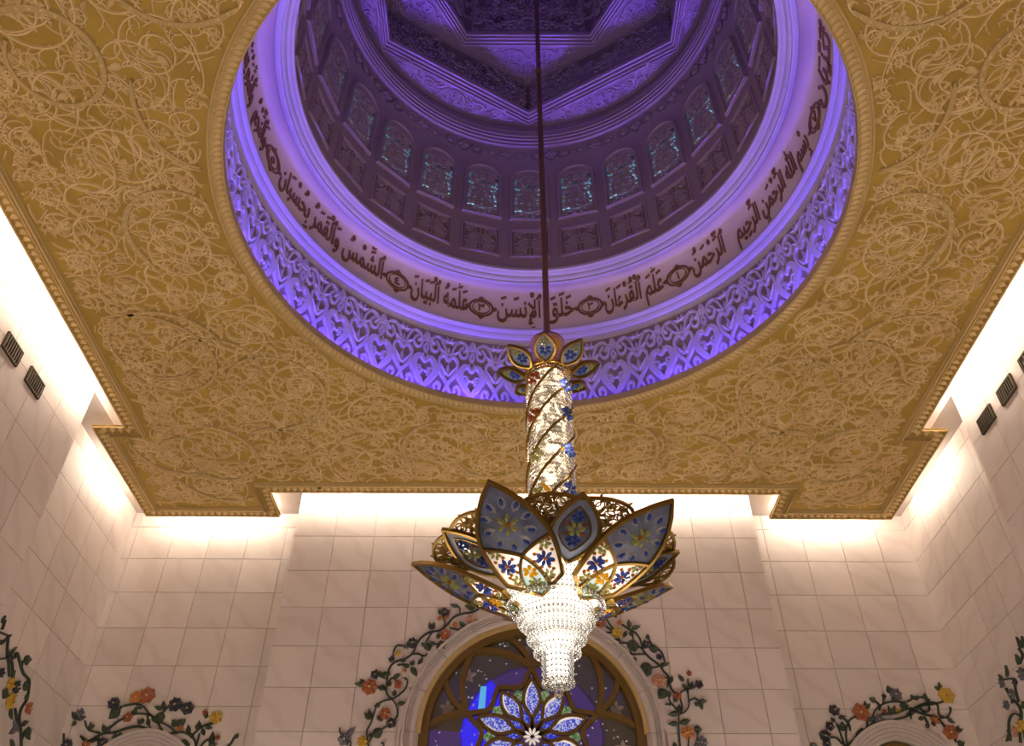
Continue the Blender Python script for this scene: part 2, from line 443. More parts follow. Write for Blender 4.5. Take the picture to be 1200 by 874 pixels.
def clipped(x0, x1, z0, z1, f, n=14):
    """list of polygons of the rectangle that stay outside the opening under the curve f (open downwards)"""
    if f is None: return [[(x0, z0), (x1, z0), (x1, z1), (x0, z1)]]
    out = []; run = []
    def flush():
        nonlocal run
        if len(run) > 1:
            bot = [(x, b) for x, b in run]; out.append(bot+[(run[-1][0], z1), (run[0][0], z1)])
        run = []
    n = max(n, int((x1-x0)/.01))
    hit = False
    for i in range(n+1):
        x = x0+(x1-x0)*i/n; a = f(x)
        b = z0 if a is None else max(z0, a)
        if a is not None and a > z0: hit = True
        if b < z1-1e-4: run.append((x, b))
        else: flush()
    flush()
    if not hit: return [[(x0, z0), (x1, z0), (x1, z1), (x0, z1)]]
    return out

def clad(parent, mp, x0, x1, joints, z_lo, z_hi, f=None, th=.022, gap=.0011):
    """marble slabs, each a part of the wall; joints: list of x of the vertical joints"""
    xs = sorted([x0]+[j for j in joints if x0+.004 < j < x1-.004]+[x1])
    zs = [z_lo]; k = -8
    while True:
        z = ROW0+ROWH*k; k += 1
        if z <= z_lo+.004: continue
        if z >= z_hi-.004: break
        zs.append(z)
    zs.append(z_hi)
    cache = {}
    for a, b in zip(xs, xs[1:]):
        for c, d in zip(zs, zs[1:]):
            for poly in clipped(a+gap/2, b-gap/2, c+gap/2, d-gap/2, f):
                cxm, czm = (a+b)/2, (c+d)/2
                mb = MB(); P = [(x*S, z*S+EYE) for x, z in poly]
                o3 = Vector(mp(cxm*S, czm*S+EYE, 0))
                prism2(mb, P, lambda u, v, h: Vector(mp(u, v, h))-o3, 0.0, th*.999)
                # bevelled arris: pull the front ring in
                full = len(poly) == 4 and abs(poly[1][0]-poly[0][0]-(b-a-gap)) < 1e-5 and abs(poly[2][1]-poly[1][1]-(d-c-gap)) < 1e-5
                key = (round(b-a, 4), round(d-c, 4)) if full else None
                if key and key in cache: me = cache[key]
                else:
                    me = mb.mesh('marble_tile'); me.materials.append(TILE)
                    if key: cache[key] = me
                o = link('marble_tile', me, None, parent); o.location = o3
def wall_core(name, mp, x0, x1, z0, z1, f=None, opening=None):
    mb = MB(); d0, d1 = -T*S, 0.0
    for poly in clipped(x0, x1, z0, z1, None if f is None else f, 60):
        prism2(mb, [(x*S, z*S+EYE) for x, z in poly], mp, d0, d1)
    return tag(mb.build(name, MORTAR), kind='structure')
def arch_to_floor(f, x0, x1):
    return f

m_c = on_wall_y(YC*S); m_n = on_wall_y(YB*S)
m_l = on_wall_left(XL*S); m_r = on_wall_right(XR*S)
m_nl = on_wall_left(XNL*S); m_nr = on_wall_right(XNR*S)
JX = [-.3767+.0846*k for k in range(-8, 16)]
wb = wall_core('wall_back', m_c, XCL, XCR, ZF, ZT, arch_big)
clad(wb, m_c, XCL, XCR, JX, .4391, ZT-.02, arch_big)
wbl = wall_core('wall_back_left', m_n, XNL, XCL, ZF, ZS+.02, arch_nl)
clad(wbl, m_n, XNL, XCL, [-.5095-.0845*k for k in range(6)], .4391, ZS, arch_nl)
wbr = wall_core('wall_back_right', m_n, XCR, XNR, ZF, ZS+.02, arch_nr)
clad(wbr, m_n, XCR, XNR, [.5685+.0845*k for k in range(6)], .4391, ZS, arch_nr)
wl = wall_core('wall_left', m_l, YN, YW, ZF, ZT)
clad(wl, m_l, .45, YW-.0001, [YW-.0845*k for k in range(12)], .4391, ZT-.02)
wr = wall_core('wall_right', m_r, YN, YW, ZF, ZT)
clad(wr, m_r, .45, YW-.0001, [YW-.0845*k for k in range(12)], .4391, ZT-.02)
wnl = wall_core('wall_left_niche', m_nl, YW-.02, YB, ZF, ZS+.02)
clad(wnl, m_nl, YW, YB-.002, [YB-.0845*k for k in range(8)], .4391, ZS)
wnr = wall_core('wall_right_niche', m_nr, YW-.02, YB, ZF, ZS+.02)
clad(wnr, m_nr, YW, YB-.002, [YB-.0845*k for k in range(8)], .4391, ZS)
# returns beside the centre bay and at the niche mouths
mb = MB()
for x, s_ in ((XCL, 1), (XCR, -1)):
    mb.box(W(x+s_*.012, (YC+YB)/2+.001, (ZF+ZT)/2), (.024*S, (YB-YC)*S-.03, (ZT-ZF)*S-.02))
mb.build('wall_back_returns', STONE)['kind'] = 'structure'
mb = MB(); mb.box(W((XL+XR)/2, YN-.02, (ZF+ZT)/2), ((XR-XL+.1)*S, .04*S, (ZT-ZF)*S)); tag(mb.build('wall_front', STONE), kind='structure')
mb = MB(); mb.box(W(.02, .7, ZF-.01), (2.2*S, 2.3*S, .02*S)); tag(mb.build('floor', FLOOR), kind='structure')
# slab over the cove, open over the dome; niche soffits lower down
mb = MB(); h_ = .515
for x0, x1, y0, y1 in ((XL-.05, CX-h_, YN-.05, YB+.05), (CX+h_, XR+.05, YN-.05, YB+.05), (CX-h_, CX+h_, YN-.05, CY-h_), (CX-h_, CX+h_, CY+h_, YB+.05)):
    mb.box(W((x0+x1)/2, (y0+y1)/2, ZT+.01), ((x1-x0)*S, (y1-y0)*S, .02*S))
tag(mb.build('ceiling_slab', STONE), kind='structure')
mb = MB()
for x0, x1, y0, y1 in ((XNL-.04, XCL, YC-.005, YB+.03), (XCR, XNR+.04, YC-.005, YB+.03), (XNL-.04, XL+.004, YW, YC-.005), (XR-.004, XNR+.04, YW, YC-.005)):
    mb.box(W((x0+x1)/2, (y0+y1)/2, (ZS+ZT)/2), ((x1-x0)*S, (y1-y0)*S, (ZT-ZS)*S))
# rounded cove fillets where the soffit meets the wall edge
tag(mb.build('ceiling_niche_soffits', STONE), kind='structure')

# ------------------------------------------------------------------ ceiling panel
XTL, XTR, PXL, PXR = -.8141, .8433, -.7514, .7908
YT, YPB, YPN, GL, GR = 1.3035, 1.6305, 1.5326, -.5145, .5701
YF0 = -.22
OUT = [(PXL, YF0), (PXR, YF0), (PXR, YT), (XTR, YT), (XTR, YPB), (GR, YPB), (GR, YPN), (GL, YPN), (GL, YPB), (XTL, YPB), (XTL, YT), (PXL, YT)]
def inset(poly, d):
    """inset a rectilinear counter-clockwise outline"""
    n = len(poly); o = []
    for i in range(n):
        a, b, c = Vector(poly[i-1]), Vector(poly[i]), Vector(poly[(i+1) % n])
        e1 = (b-a).normalized(); e2 = (c-b).normalized()
        n1 = Vector((-e1.y, e1.x)); n2 = Vector((-e2.y, e2.x)); o.append(tuple(b+(n1+n2)*d))
    return o
RI, RO = .4510, .4690                       # ring: inner lip, outer edge of the bead band
ZC = S+EYE
TH = .0012*S
mb = MB(); c_m = on_ceiling(ZC)
PM = lambda lp: [(x*S, y*S) for x, y in lp]
ring_lp = [(CX*S+RO*S*sin(2*pi*k/96), CY*S+RO*S*cos(2*pi*k/96)) for k in range(96)]
fill(mb, [PM(OUT), ring_lp], c_m, 0.0)
o_ = PM(OUT); n_ = len(o_)
mb.add([(x, y, ZC) for x, y in o_]+[(x, y, ZC+TH) for x, y in o_], [(i, (i+1) % n_, n_+(i+1) % n_, n_+i) for i in range(n_)])
fill(mb, [PM(OUT), ring_lp], c_m, -TH)
ceiling = tag(mb.build('ceiling', GOLD_GROUND), kind='structure')
# border: edge fillet, egg-and-dart, ridge, inner fillet
mb = MB()
ribbon(mb, PM(inset(OUT, .0025)), .05, .05, c_m, closed=True, top=.8)
ribbon(mb, PM(inset(OUT, .0225)), .05, .05, c_m, closed=True, top=.7)
ribbon(mb, PM(inset(OUT, .0300)), .10, .09, c_m, closed=True, top=.5)
ribbon(mb, PM(inset(OUT, .0345)), .04, .04, c_m, closed=True, top=.6)
mb.build('border_moulding', GOLD_TRIM, ceiling)
mb = MB(); lp = PM(inset(OUT, .0125)); n_ = len(lp)
for i in range(n_):
    a, b = Vector(lp[i]), Vector(lp[(i+1) % n_]); L = (b-a).length; d = (b-a)/L; k = max(1, int(L/.17)); nn = Vector((-d.y, d.x))
    if max(a.y, b.y) < .4*S: continue
    for j in range(k):
        p = a+d*(L*(j+.5)/k)
        if p.y < .42*S: continue
        ang = atan2(d.y, d.x)
        q = p-nn*.085
        leaf2(mb, q.x, q.y, ang+pi/2, .17, .13, .06, c_m, n=4)
o = tag(mb.build('egg_and_dart_beads', GOLD_VINE, ceiling), kind='stuff')
# cove light strips standing on the back of the panel along its edge
mb = MB(); mc = MB(); lp = PM(inset(OUT, .0045)); n_ = len(lp)
for i in range(n_):
    a, b = Vector(lp[i]), Vector(lp[(i+1) % n_])
    if max(a.y, b.y) < -1: continue
    c = (a+b)/2; dx, dy = abs(b.x-a.x)-.45, abs(b.y-a.y)-.45
    if abs(a.y-YT*S) < .2 and abs(b.y-YT*S) < .2 or abs(abs(a.x-b.x)) < .01 and abs(c.x-.02*S) < 7.5: continue
    if abs(c.x-.02*S) > 9.7: dy -= 1.1; c.y += .45
    mb.box((c.x, c.y, ZC+TH+.285), (max(dx, .05), max(dy, .05), .05)); mc.box((c.x, c.y, ZC+TH+.13), (max(dx, .03), max(dy, .03), .255))
mb.build('cove_light_strip', LED_M, ceiling); mc.build('light_carrier', STONE, ceiling)

# carved vines on the panel: drawn for the right half, mirrored to the left
rnd = random.Random(11)
IN = inset(OUT, .040)
XM = CX
INM = PM(IN)
def ok(x, y, m=.09):
    if y < .40*S: return False
    if (x-CX*S)**2+(y-CY*S)**2 < (.4735*S+m)**2: return False
    return inside(INM, x, y)
def side_pts(pts, s):
    """the stroke on the right (s=1) or mirrored on the left, stopped where it would leave the panel"""
    out = []
    for x, y in pts:
        q = (XM*S+s*(x-XM*S), y)
        if not ok(*q): break
        out.append(q)
    return out
heavy, vine, leafs = MB(), MB(), MB()
def beads(mb, pts, w, h, mp):
    acc = 0.0
    for (a, b) in zip(pts, pts[1:]):
        acc += sqrt((b[0]-a[0])**2+(b[1]-a[1])**2)
        if acc > .15:
            acc = 0; x, y = b; vs = [mp(x, y, h+.03)]+[mp(x+w*cos(q*pi/2), y+w*sin(q*pi/2), h) for q in range(4)]
            mb.add(vs, [(0, 1, 2), (0, 2, 3), (0, 3, 4), (0, 4, 1)])
def rp():
    while True:
        x = rnd.uniform(XM*S, .86*S); y = rnd.uniform(.42*S, 1.63*S)
        if ok(x, y) or ok(2*XM*S-x, y): return x, y
taken = []
def spaced(d):
    """a start point away from earlier ones of the same size"""
    for _ in range(40):
        p = rp()
        if all((p[0]-q[0])**2+(p[1]-q[1])**2 > d*d for q in taken): break
    taken.append(p); return p
def stroke(mb, pts, w, h, mn=4, top=.5):
    for s in (1, -1):
        q = side_pts(pts, s)
        if len(q) >= mn: ribbon(mb, q, w, h, c_m, top=top)
def okc(x, y, r, s): return all(ok(XM*S+s*(x+r*cos(a)-XM*S), y+r*sin(a), .02) for a in (0, .785, 1.57, 2.356, 3.14, 3.93, 4.71, 5.5))
def rosette(mb, x, y, r, h):
    for q in range(5): leaf2(mb, x+cos(q*1.257)*r*.2, y+sin(q*1.257)*r*.2, q*1.257, r, r*.75, h, c_m, n=4)
def rinceau(x, y, r, sides):
    """one scroll of the foliage: a stem winding inwards, side curls, a leaf or rosette at its heart"""
    sg = rnd.choice((-1, 1)); th0 = rnd.uniform(0, 2*pi); turns = 1.15+.75*min(1, r/.8); n = int(26*turns*max(.5, r))+10
    wd = .040+.022*min(1, r); hb = rnd.uniform(.034, .05)
    P_ = [(x+r*(1-.86*(k/n)**.9)*cos(th0+sg*2*pi*turns*k/n), y+r*(1-.86*(k/n)**.9)*sin(th0+sg*2*pi*turns*k/n)) for k in range(n+1)]
    tail, _ = scroll(P_[0][0], P_[0][1], th0-sg*pi/2, r*rnd.uniform(.7, 1.3), sg*rnd.uniform(-.3, 1.0)/r, sg*rnd.uniform(1.5, 3)/r*-1, .07)
    curls = []
    for k in range(3, n-4, max(4, int(n/(5+6*r)))):
        a = atan2(P_[k+1][1]-P_[k][1], P_[k+1][0]-P_[k][0]); q = rnd.choice((-sg, -sg, sg))
        curls.append(scroll(*P_[k], a+q*.35, r*rnd.uniform(.28, .5)+.12, q*rnd.uniform(.8, 2.0)/r, q*rnd.uniform(5, 9)/(r+.25), .055)[0])
    lv = [(P_[k], rnd.uniform(0, 2*pi), rnd.uniform(.11, .20)) for k in range(6, n, 9)]
    end = rnd.random()
    for s in sides:
        m = lambda L: [(XM*S+s*(u-XM*S), v) for u, v in L]
        ribbon(vine, m(P_), lambda t: wd*(1-.25*t), hb, c_m, top=.5)
        for q in [tail]+curls:
            o = []
            for p in m(q):
                if not ok(*p, .03): break
                o.append(p)
            if len(o) > 3: ribbon(vine, o, lambda t: wd*.8*(1-.35*t), hb*.8, c_m, top=.5)
        for p, a, L in lv:
            leaf2(leafs, XM*S+s*(p[0]-XM*S), p[1], a if s > 0 else pi-a, L, L*.45, hb+.015, c_m, n=4)
        X, Y = m([P_[-1]])[0]
        if r > .3:
            if end < .45: rosette(leafs, X, Y, .13, hb+.02)
            else: leaf2(leafs, X, Y, end*9 if s > 0 else pi-end*9, .26, .13, hb+.02, c_m)
circles = []
def pack(r0, r1, tries, sides):
    for _ in range(tries):
        r = rnd.uniform(r0, r1); x = rnd.uniform((XM-.01)*S, .86*S); y = rnd.uniform(.42*S, 1.63*S)
        if x-r*.9 < XM*S: continue
        if not all(okc(x, y, r, s) for s in sides): continue
        if any(((x-a)**2+(y-b)**2) < (r+c)**2*.93 for a, b, c, d in circles if d & set(sides)): continue
        circles.append((x, y, r, set(sides))); rinceau(x, y, r, sides)
for r0, r1, tries in ((.75, .95, 1400), (.48, .62, 2200), (.30, .40, 3000)): pack(r0, r1, tries, (1, -1))
for sd in (1, -1): pack(.48, .62, 700, (sd,)); pack(.30, .42, 1500, (sd,)); pack(.19, .27, 3000, (sd,)); pack(.12, .16, 2600, (sd,))
# a second, finer layer of scrolls woven through the first
circles.clear()
for r0, r1, tries in ((.55, .75, 900), (.34, .46, 1600)): pack(r0, r1, tries, (1, -1))
for sd in (1, -1): pack(.24, .32, 1500, (sd,)); pack(.14, .19, 1800, (sd,))
# scrolls on the axis of the panel
for y in (1.285, 1.345, 1.405, 1.465): 
    rinceau(XM*S, y*S, .33, (1, -1))
# broad beaded arcs laid over the foliage, and longer fine stems weaving through it
for k in range(22):
    x, y = spaced(1.6); ang = rnd.uniform(0, 2*pi); sg = rnd.choice((-1, 1)); r0 = rnd.uniform(1.0, 1.9); r1 = rnd.uniform(.55, .9)
    pts, _ = scroll(x, y, ang, rnd.uniform(3.0, 5.5), sg/r0, sg/r1, .09); wd = rnd.uniform(.10, .16)
    stroke(heavy, pts, lambda t: wd*(1-.5*t)*min(1, .25+t*7), .062, 12, .75)
    if wd > .12:
        for s_ in (1, -1): beads(leafs, side_pts(pts, s_)[: int(len(pts)*.8)], .036, .062, c_m)
taken.clear()
for k in range(150):
    x, y = spaced(.6); ang = rnd.uniform(0, 2*pi); k0 = rnd.choice((-1, 1))*rnd.uniform(.2, 1.2); k1 = rnd.choice((-1, 1))*rnd.uniform(3, 8)
    pts, _ = scroll(x, y, ang, rnd.uniform(1.0, 2.4), k0, k1, .065)
    stroke(vine, pts, lambda t: .038*(1-.3*t), rnd.uniform(.025, .04))
taken.clear()
# short forked twigs in the gaps
for k in range(300):
    x, y = spaced(.40); ang = rnd.uniform(0, 2*pi); k0 = rnd.uniform(-2.5, 2.5); L = rnd.uniform(.28, .62)
    pts, a1 = scroll(x, y, ang, L, k0, k0*rnd.uniform(-1, 2), .06); hb = rnd.uniform(.03, .045)
    stroke(vine, pts, lambda t: .042*(1-.25*t), hb, 4)
    i = len(pts)//2; a = atan2(pts[i][1]-pts[i-1][1], pts[i][0]-pts[i-1][0]); q = rnd.choice((-1, 1))
    stroke(vine, scroll(*pts[i], a+q*.6, L*.5, q*1.0, q*4, .05)[0], lambda t: .036*(1-.3*t), hb*.9, 4)
taken.clear()
# acanthus leaves with ribs
taken.clear()
for k in range(48):
    x, y = spaced(1.0); a = rnd.uniform(0, 2*pi); L = rnd.uniform(.28, .52); wd = L*rnd.uniform(.28, .42); bd = rnd.uniform(-.3, .3)
    for s in (1, -1):
        X = XM*S+s*(x-XM*S); A = a if s > 0 else pi-a; B = bd*s
        if not (ok(X, y) and ok(X+L*cos(A), y+L*sin(A))): continue
        leaf2(leafs, X, y, A, L, wd, .06, c_m, B)
        for t in (.25, .4, .55, .7):
            px, py = X+cos(A)*L*t-sin(A)*B*L*t*t, y+sin(A)*L*t+cos(A)*B*L*t*t
            for q in (-1, 1): ribbon(leafs, [(px, py), (px+cos(A+q*1.0)*wd*.5, py+sin(A+q*1.0)*wd*.5)], .03, .07, c_m, base=.02)
tag(heavy.build('broad_scroll_relief', GOLD_TRIM, ceiling), kind='stuff')
tag(vine.build('vine_relief', GOLD_VINE, ceiling), kind='stuff')
tag(leafs.build('leaf_relief', GOLD_VINE, ceiling), kind='stuff')

# ------------------------------------------------------------------ dome ring and drum
DC = (CX*S, CY*S)
def prof(l): return [(r*S, z*S+EYE) for r, z in l]
def lathe(name, pr, m, n=128, smooth=False, a0=0.0, kind='structure', parent=None, closed=False):
    mb = MB(); mb.lathe(prof(pr), n, DC, a0)
    o = mb.build(name, m, parent, smooth)
    if kind and not parent: o['kind'] = kind
    return o
ring = lathe('trim_1', [(.4735, 1.0), (.4735, .9975), (.4705, .9965), (.4690, .9985), (.4545, .9985), (.4525, .9960), (.4510, .9965), (.4510, 1.0105), (.4575, 1.0105), (.4575, 1.0060), (.4960, 1.0060)], GOLD_TRIM)
mb = MB(); rr = (RI+RO)/2*S
for k in range(300):
    a = 2*pi*k/300
    def mp(u, v, h, a=a): return (DC[0]+(rr+v)*sin(a+u/rr), DC[1]+(rr+v)*cos(a+u/rr), .9985*S+EYE-h)
    leaf2(mb, -.06, -.09, R(60), .20, .085, .045, mp, n=4)
tag(mb.build('leaf_rope_band', GOLD_VINE, ring), kind='stuff')
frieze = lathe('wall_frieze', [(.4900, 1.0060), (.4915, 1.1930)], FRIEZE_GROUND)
# one repeat of the frieze carving, a mesh shared by all repeats
NREP = 32
RF = .4905*S; UW = 2*pi*RF/NREP
fm = on_drum(RF, (0, 0))
mb = MB()
zb = 1.012*S+EYE; zh = .176*S
def P(u, v): return (u*UW, zb+v*zh)
def rib(pts, w, h=.07, cap=0): ribbon(mb, smooth_path([P(*p) for p in pts], 6), w, h, fm, top=.78)
for s in (1, -1):
    rib([(0, .62), (s*.10, .70), (s*.20, .62), (s*.17, .46), (s*.05, .34), (0, .28)], .085)            # heart
    rib([(0, .28), (s*.08, .16), (s*.20, .12), (s*.27, .2), (s*.22, .28), (s*.15, .25), (s*.16, .19)], .075)
    rib([(s*.5, .52), (s*.40, .60), (s*.30, .55), (s*.27, .42), (s*.36, .30), (s*.46, .20), (s*.46, .06)], lambda t: .06+.12*sin(pi*t), 0.08)
    rib([(s*.30, .88), (s*.22, .80), (s*.28, .72), (s*.38, .74), (s*.41, .84), (s*.34, .93), (s*.22, .95), (s*.12, .86), (s*.06, .74)], .07)
    rib([(s*.06, .74), (0, .70)], .07)
    rib([(s*.03, .02), (s*.12, .05), (s*.2, .03), (s*.3, .08), (s*.38, .04), (s*.5, .02)], .075)
    rib([(s*.33, .44), (s*.40, .44), (s*.42, .38), (s*.36, .35), (s*.33, .40)], .06)
    rib([(s*.08, .06), (s*.10, .13), (s*.04, .15), (s*.02, .09)], .06)
    rib([(s*.5, .66), (s*.46, .74), (s*.5, .80)], .07)
    rib([(s*.5, .98), (s*.45, .92), (s*.46, .86), (s*.5, .84)], .06)
    dome2(mb, *P(s*.375, .40), .05, .075, fm, 6)
    for q in range(6): dome2(mb, P(s*.37, .40)[0]+.11*cos(q*pi/3), P(0, .40)[1]+.11*sin(q*pi/3), .05, .07, fm, 5)
    leaf2(mb, *P(s*.31, .80), pi/2-s*.6, .26, .15, .08, fm)
    leaf2(mb, *P(s*.45, .55), pi/2, .25, .12, .08, fm)
    for a in (.4, 1.3, 2.2): leaf2(mb, *P(s*.46, .88), pi/2-s*a, .2, .11, .075, fm, n=5)
for a in (-.55, 0, .55): leaf2(mb, *P(0, .40), pi/2+a, .38, .15, .085, fm)
for a in (-.9, 0, .9): leaf2(mb, *P(0, .70), pi/2+a, .3, .14, .075, fm)
for a in (-1.2, -.4, .4, 1.2): leaf2(mb, *P(0, .90), pi/2+a, .19, .11, .075, fm, n=5)
me = mb.mesh('frieze_motif'); me.materials.append(FRIEZE)
for k in range(NREP):
    o = link('frieze_motif', me, None, frieze); o.location = (DC[0], DC[1], 0); o.rotation_euler = (0, 0, -2*pi*(k+.25)/NREP)
lathe('trim_2', [(.4960, 1.1930), (.4930, 1.1900), (.4930, 1.1960), (.4890, 1.1975), (.4870, 1.2020), (.4870, 1.2050), (.4820, 1.2070), (.4790, 1.2110), (.4780, 1.2150), (.4740, 1.2160), (.4705, 1.2190), (.4705, 1.2260), (.4735, 1.2260), (.4735, 1.2235), (.4770, 1.2235)], CORNICE)
band = lathe('wall_calligraphy_band', [(.4770, 1.2235), (.4765, 1.3340), (.4735, 1.3375), (.4660, 1.3380), (.4560, 1.3350), (.4480, 1.3290), (.4430, 1.3230)], BAND, smooth=True)
lathe('trim_3', [(.4430, 1.3230), (.4400, 1.3190), (.4330, 1.3175), (.4300, 1.3180), (.4300, 1.3225), (.4260, 1.3235), (.4235, 1.3270), (.4230, 1.3305), (.4180, 1.3320), (.4150, 1.3345), (.4110, 1.3360), (.4110, 1.3425), (.4130, 1.3425), (.4130, 1.3400), (.4205, 1.3400)], CORNICE)

# ------------------------------------------------------------------ calligraphy on the band
# letter joining: (isolated, final, initial, medial) presentation forms
FORM = {'ا': (0xFE8D, 0xFE8E), 'أ': (0xFE83, 0xFE84), 'إ': (0xFE87, 0xFE88), 'ٱ': (0xFB50, 0xFB51), 'ب': (0xFE8F, 0xFE90, 0xFE91, 0xFE92), 'ت': (0xFE95, 0xFE96, 0xFE97, 0xFE98),
 'ج': (0xFE9D, 0xFE9E, 0xFE9F, 0xFEA0), 'ح': (0xFEA1, 0xFEA2, 0xFEA3, 0xFEA4), 'خ': (0xFEA5, 0xFEA6, 0xFEA7, 0xFEA8), 'د': (0xFEA9, 0xFEAA), 'ذ': (0xFEAB, 0xFEAC), 'ر': (0xFEAD, 0xFEAE),
 'س': (0xFEB1, 0xFEB2, 0xFEB3, 0xFEB4), 'ش': (0xFEB5, 0xFEB6, 0xFEB7, 0xFEB8), 'ع': (0xFEC9, 0xFECA, 0xFECB, 0xFECC), 'ق': (0xFED5, 0xFED6, 0xFED7, 0xFED8), 'ك': (0xFED9, 0xFEDA, 0xFEDB, 0xFEDC),
 'ل': (0xFEDD, 0xFEDE, 0xFEDF, 0xFEE0), 'م': (0xFEE1, 0xFEE2, 0xFEE3, 0xFEE4), 'ن': (0xFEE5, 0xFEE6, 0xFEE7, 0xFEE8), 'ه': (0xFEE9, 0xFEEA, 0xFEEB, 0xFEEC), 'و': (0xFEED, 0xFEEE),
 'ي': (0xFEF1, 0xFEF2, 0xFEF3, 0xFEF4), 'ء': (0xFE80,)}
LAM_ALEF = {'ا': (0xFEFB, 0xFEFC), 'إ': (0xFEF9, 0xFEFA)}
MARKS = {'َ': 'fatha', 'ُ': 'damma', 'ْ': 'sukun', 'ّ': 'shadda', 'ِ': 'kasra'}
MARK_CH = {'fatha': '\u064e', 'damma': '\u064f', 'sukun': '\u0652', 'shadda': '\u0651', 'kasra': '\u0650'}
def shape(txt):
    """-> list of (glyph, [marks]) in reading order (right to left)"""
    base = []
    for ch in txt:
        if ch in MARKS: base[-1][1].append(MARKS[ch])
        else: base.append([ch, []])
    i = 0; out = []; prev_joins = False
    while i < len(base):
        ch, mk = base[i]
        if ch == ' ': out.append((' ', [])); prev_joins = False; i += 1; continue
        if ch == 'ﷲ': out.append((ch, mk)); prev_joins = False; i += 1; continue
        nxt = base[i+1][0] if i+1 < len(base) else ' '
        if ch == 'ل' and nxt in LAM_ALEF:
            g = LAM_ALEF[nxt][1 if prev_joins else 0]; out.append((chr(g), mk+base[i+1][1])); prev_joins = False; i += 2; continue
        fm_ = FORM[ch]; joins_next = len(fm_) == 4 and nxt != ' ' and nxt in FORM and nxt != 'ء'
        if len(fm_) == 1: g = fm_[0]
        elif joins_next: g = fm_[3] if prev_joins else fm_[2]
        else: g = fm_[1] if prev_joins else fm_[0]
        out.append((chr(g), mk)); prev_joins = joins_next; i += 1
    return out
_gc = {}
def text_mesh(body):
    c = bpy.data.curves.new('t', 'FONT'); c.body = body; c.offset = .012; c.extrude = .5; c.resolution_u = 3
    o = bpy.data.objects.new('t', c); col.objects.link(o)
    dg = bpy.context.evaluated_depsgraph_get(); m = o.evaluated_get(dg).to_mesh()
    r = ([v.co.copy() for v in m.vertices], [tuple(p.vertices) for p in m.polygons])
    o.evaluated_get(dg).to_mesh_clear(); bpy.data.objects.remove(o); bpy.data.curves.remove(c)
    return r
def glyph(ch):
    if ch not in _gc:
        v, f = text_mesh(ch)
        if ch == ' ': adv = .26
        else:
            a, _ = text_mesh('l'); b, _ = text_mesh(ch+'l'); adv = max(p.x for p in b)-max(p.x for p in a)
        _gc[ch] = (v, f, adv)
    return _gc[ch]
band_map = on_drum(.4766*S)
def write(name, txt, az_r, az_l, z0, hgt, label=None, digit=False):
    """txt laid along the band from azimuth az_r (reading start, right) to az_l"""
    gl = shape(txt) if not digit else [(txt, [])]
    total = sum(glyph(g)[2] for g, _ in gl)
    width = (az_r-az_l)*pi/180*.4766*S; sx = width/total; sy = hgt
    mb = MB(); x = az_r*pi/180*.4766*S
    for g, mk in gl:
        v, f, adv = glyph(g); x -= adv*sx
        mb.add([band_map(x+p.x*sx, z0+p.y*sy, .03 if p.z > 0 else -.005) for p in v], f)
        if mk and v:
            xs = [p.x for p in v]; gx = (min(xs)+max(xs))/2; gy = max(p.y for p in v); gyb = min(p.y for p in v)
            lvl = max(.66, gy+.08)
            for mname in mk:
                mv, mf, _ = glyph(MARK_CH[mname])
                if not mv: continue
                mx_ = sum(p.x for p in mv)/len(mv); my = min(p.y for p in mv)
                off = lvl-my if mname != 'kasra' else (gyb-.2-my)
                mb.add([band_map(x+(p.x-mx_)*sx*1.3+gx*sx, z0+(p.y+off)*sy, .03 if p.z > 0 else -.005) for p in mv], mf)
                if mname != 'kasra': lvl += .17
    return mb.build(name, CALLI, band)
ZL = 1.262*S+EYE; HL = .074*S
write('calligraphy', 'بِسْمِ ﷲ الرَّحْمَنِ الرَّحِيمِ', 84.0, 56.0, ZL, HL)
write('calligraphy', 'ٱلرَّحْمَنُ', 52.3, 42.6, ZL, HL)
write('calligraphy', 'عَلَّمَ ٱلْقُرْءَانَ', 34.6, 19.0, ZL, HL)
write('calligraphy', 'خَلَقَ ٱلْإِنسَنَ', 11.2, -8.6, ZL, HL)
write('calligraphy', 'عَلَّمَهُ ٱلْبَيَانَ', -16.0, -31.2, ZL, HL)
write('calligraphy', 'ٱلشَّمْسُ وَٱلْقَمَرُ بِحُسْبَانٍ'.replace('ٍ', ''), -39.0, -74.2, ZL, HL)
write('calligraphy', 'وَٱلنَّجْمُ', -82.2, -90.0, ZL, HL)
write('calligraphy', 'وَٱلشَّجَرُ يَسْجُدَانِ', -92.4, -108.0, ZL, HL)
write('calligraphy', 'تُكَذِّبَانِ', 107.0, 92.6, ZL, HL)
for az, d in ((38.6, '\u0661'), (15.3, '\u0662'), (-12.6, '\u0663'), (-35.0, '\u0664'), (-78.1, '\u0665'), (88.8, '\u0667')):
    mb = MB(); u0 = az*pi/180*.4766*S; z0 = 1.279*S+EYE
    ribbon(mb, [(u0+.30*cos(2*pi*k/24), z0+.28*sin(2*pi*k/24)) for k in range(24)], .06, .03, band_map, closed=True)
    ribbon(mb, [(u0+.22*cos(2*pi*k/24), z0+.21*sin(2*pi*k/24)) for k in range(24)], .022, .03, band_map, closed=True)
    for a in (0, pi/2, pi, 3*pi/2):
        leaf2(mb, u0+.29*cos(a), z0+.27*sin(a), a, .13, .16, .03, band_map, n=5)
    v, f, adv = glyph(d); cxv = (min(p.x for p in v)+max(p.x for p in v))/2
    mb.add([band_map(u0+(p.x-cxv)*.34, z0-.11+p.y*.34, .03 if p.z > 0 else -.005) for p in v], f)
    mb.build('verse_medallion', CALLI, band)

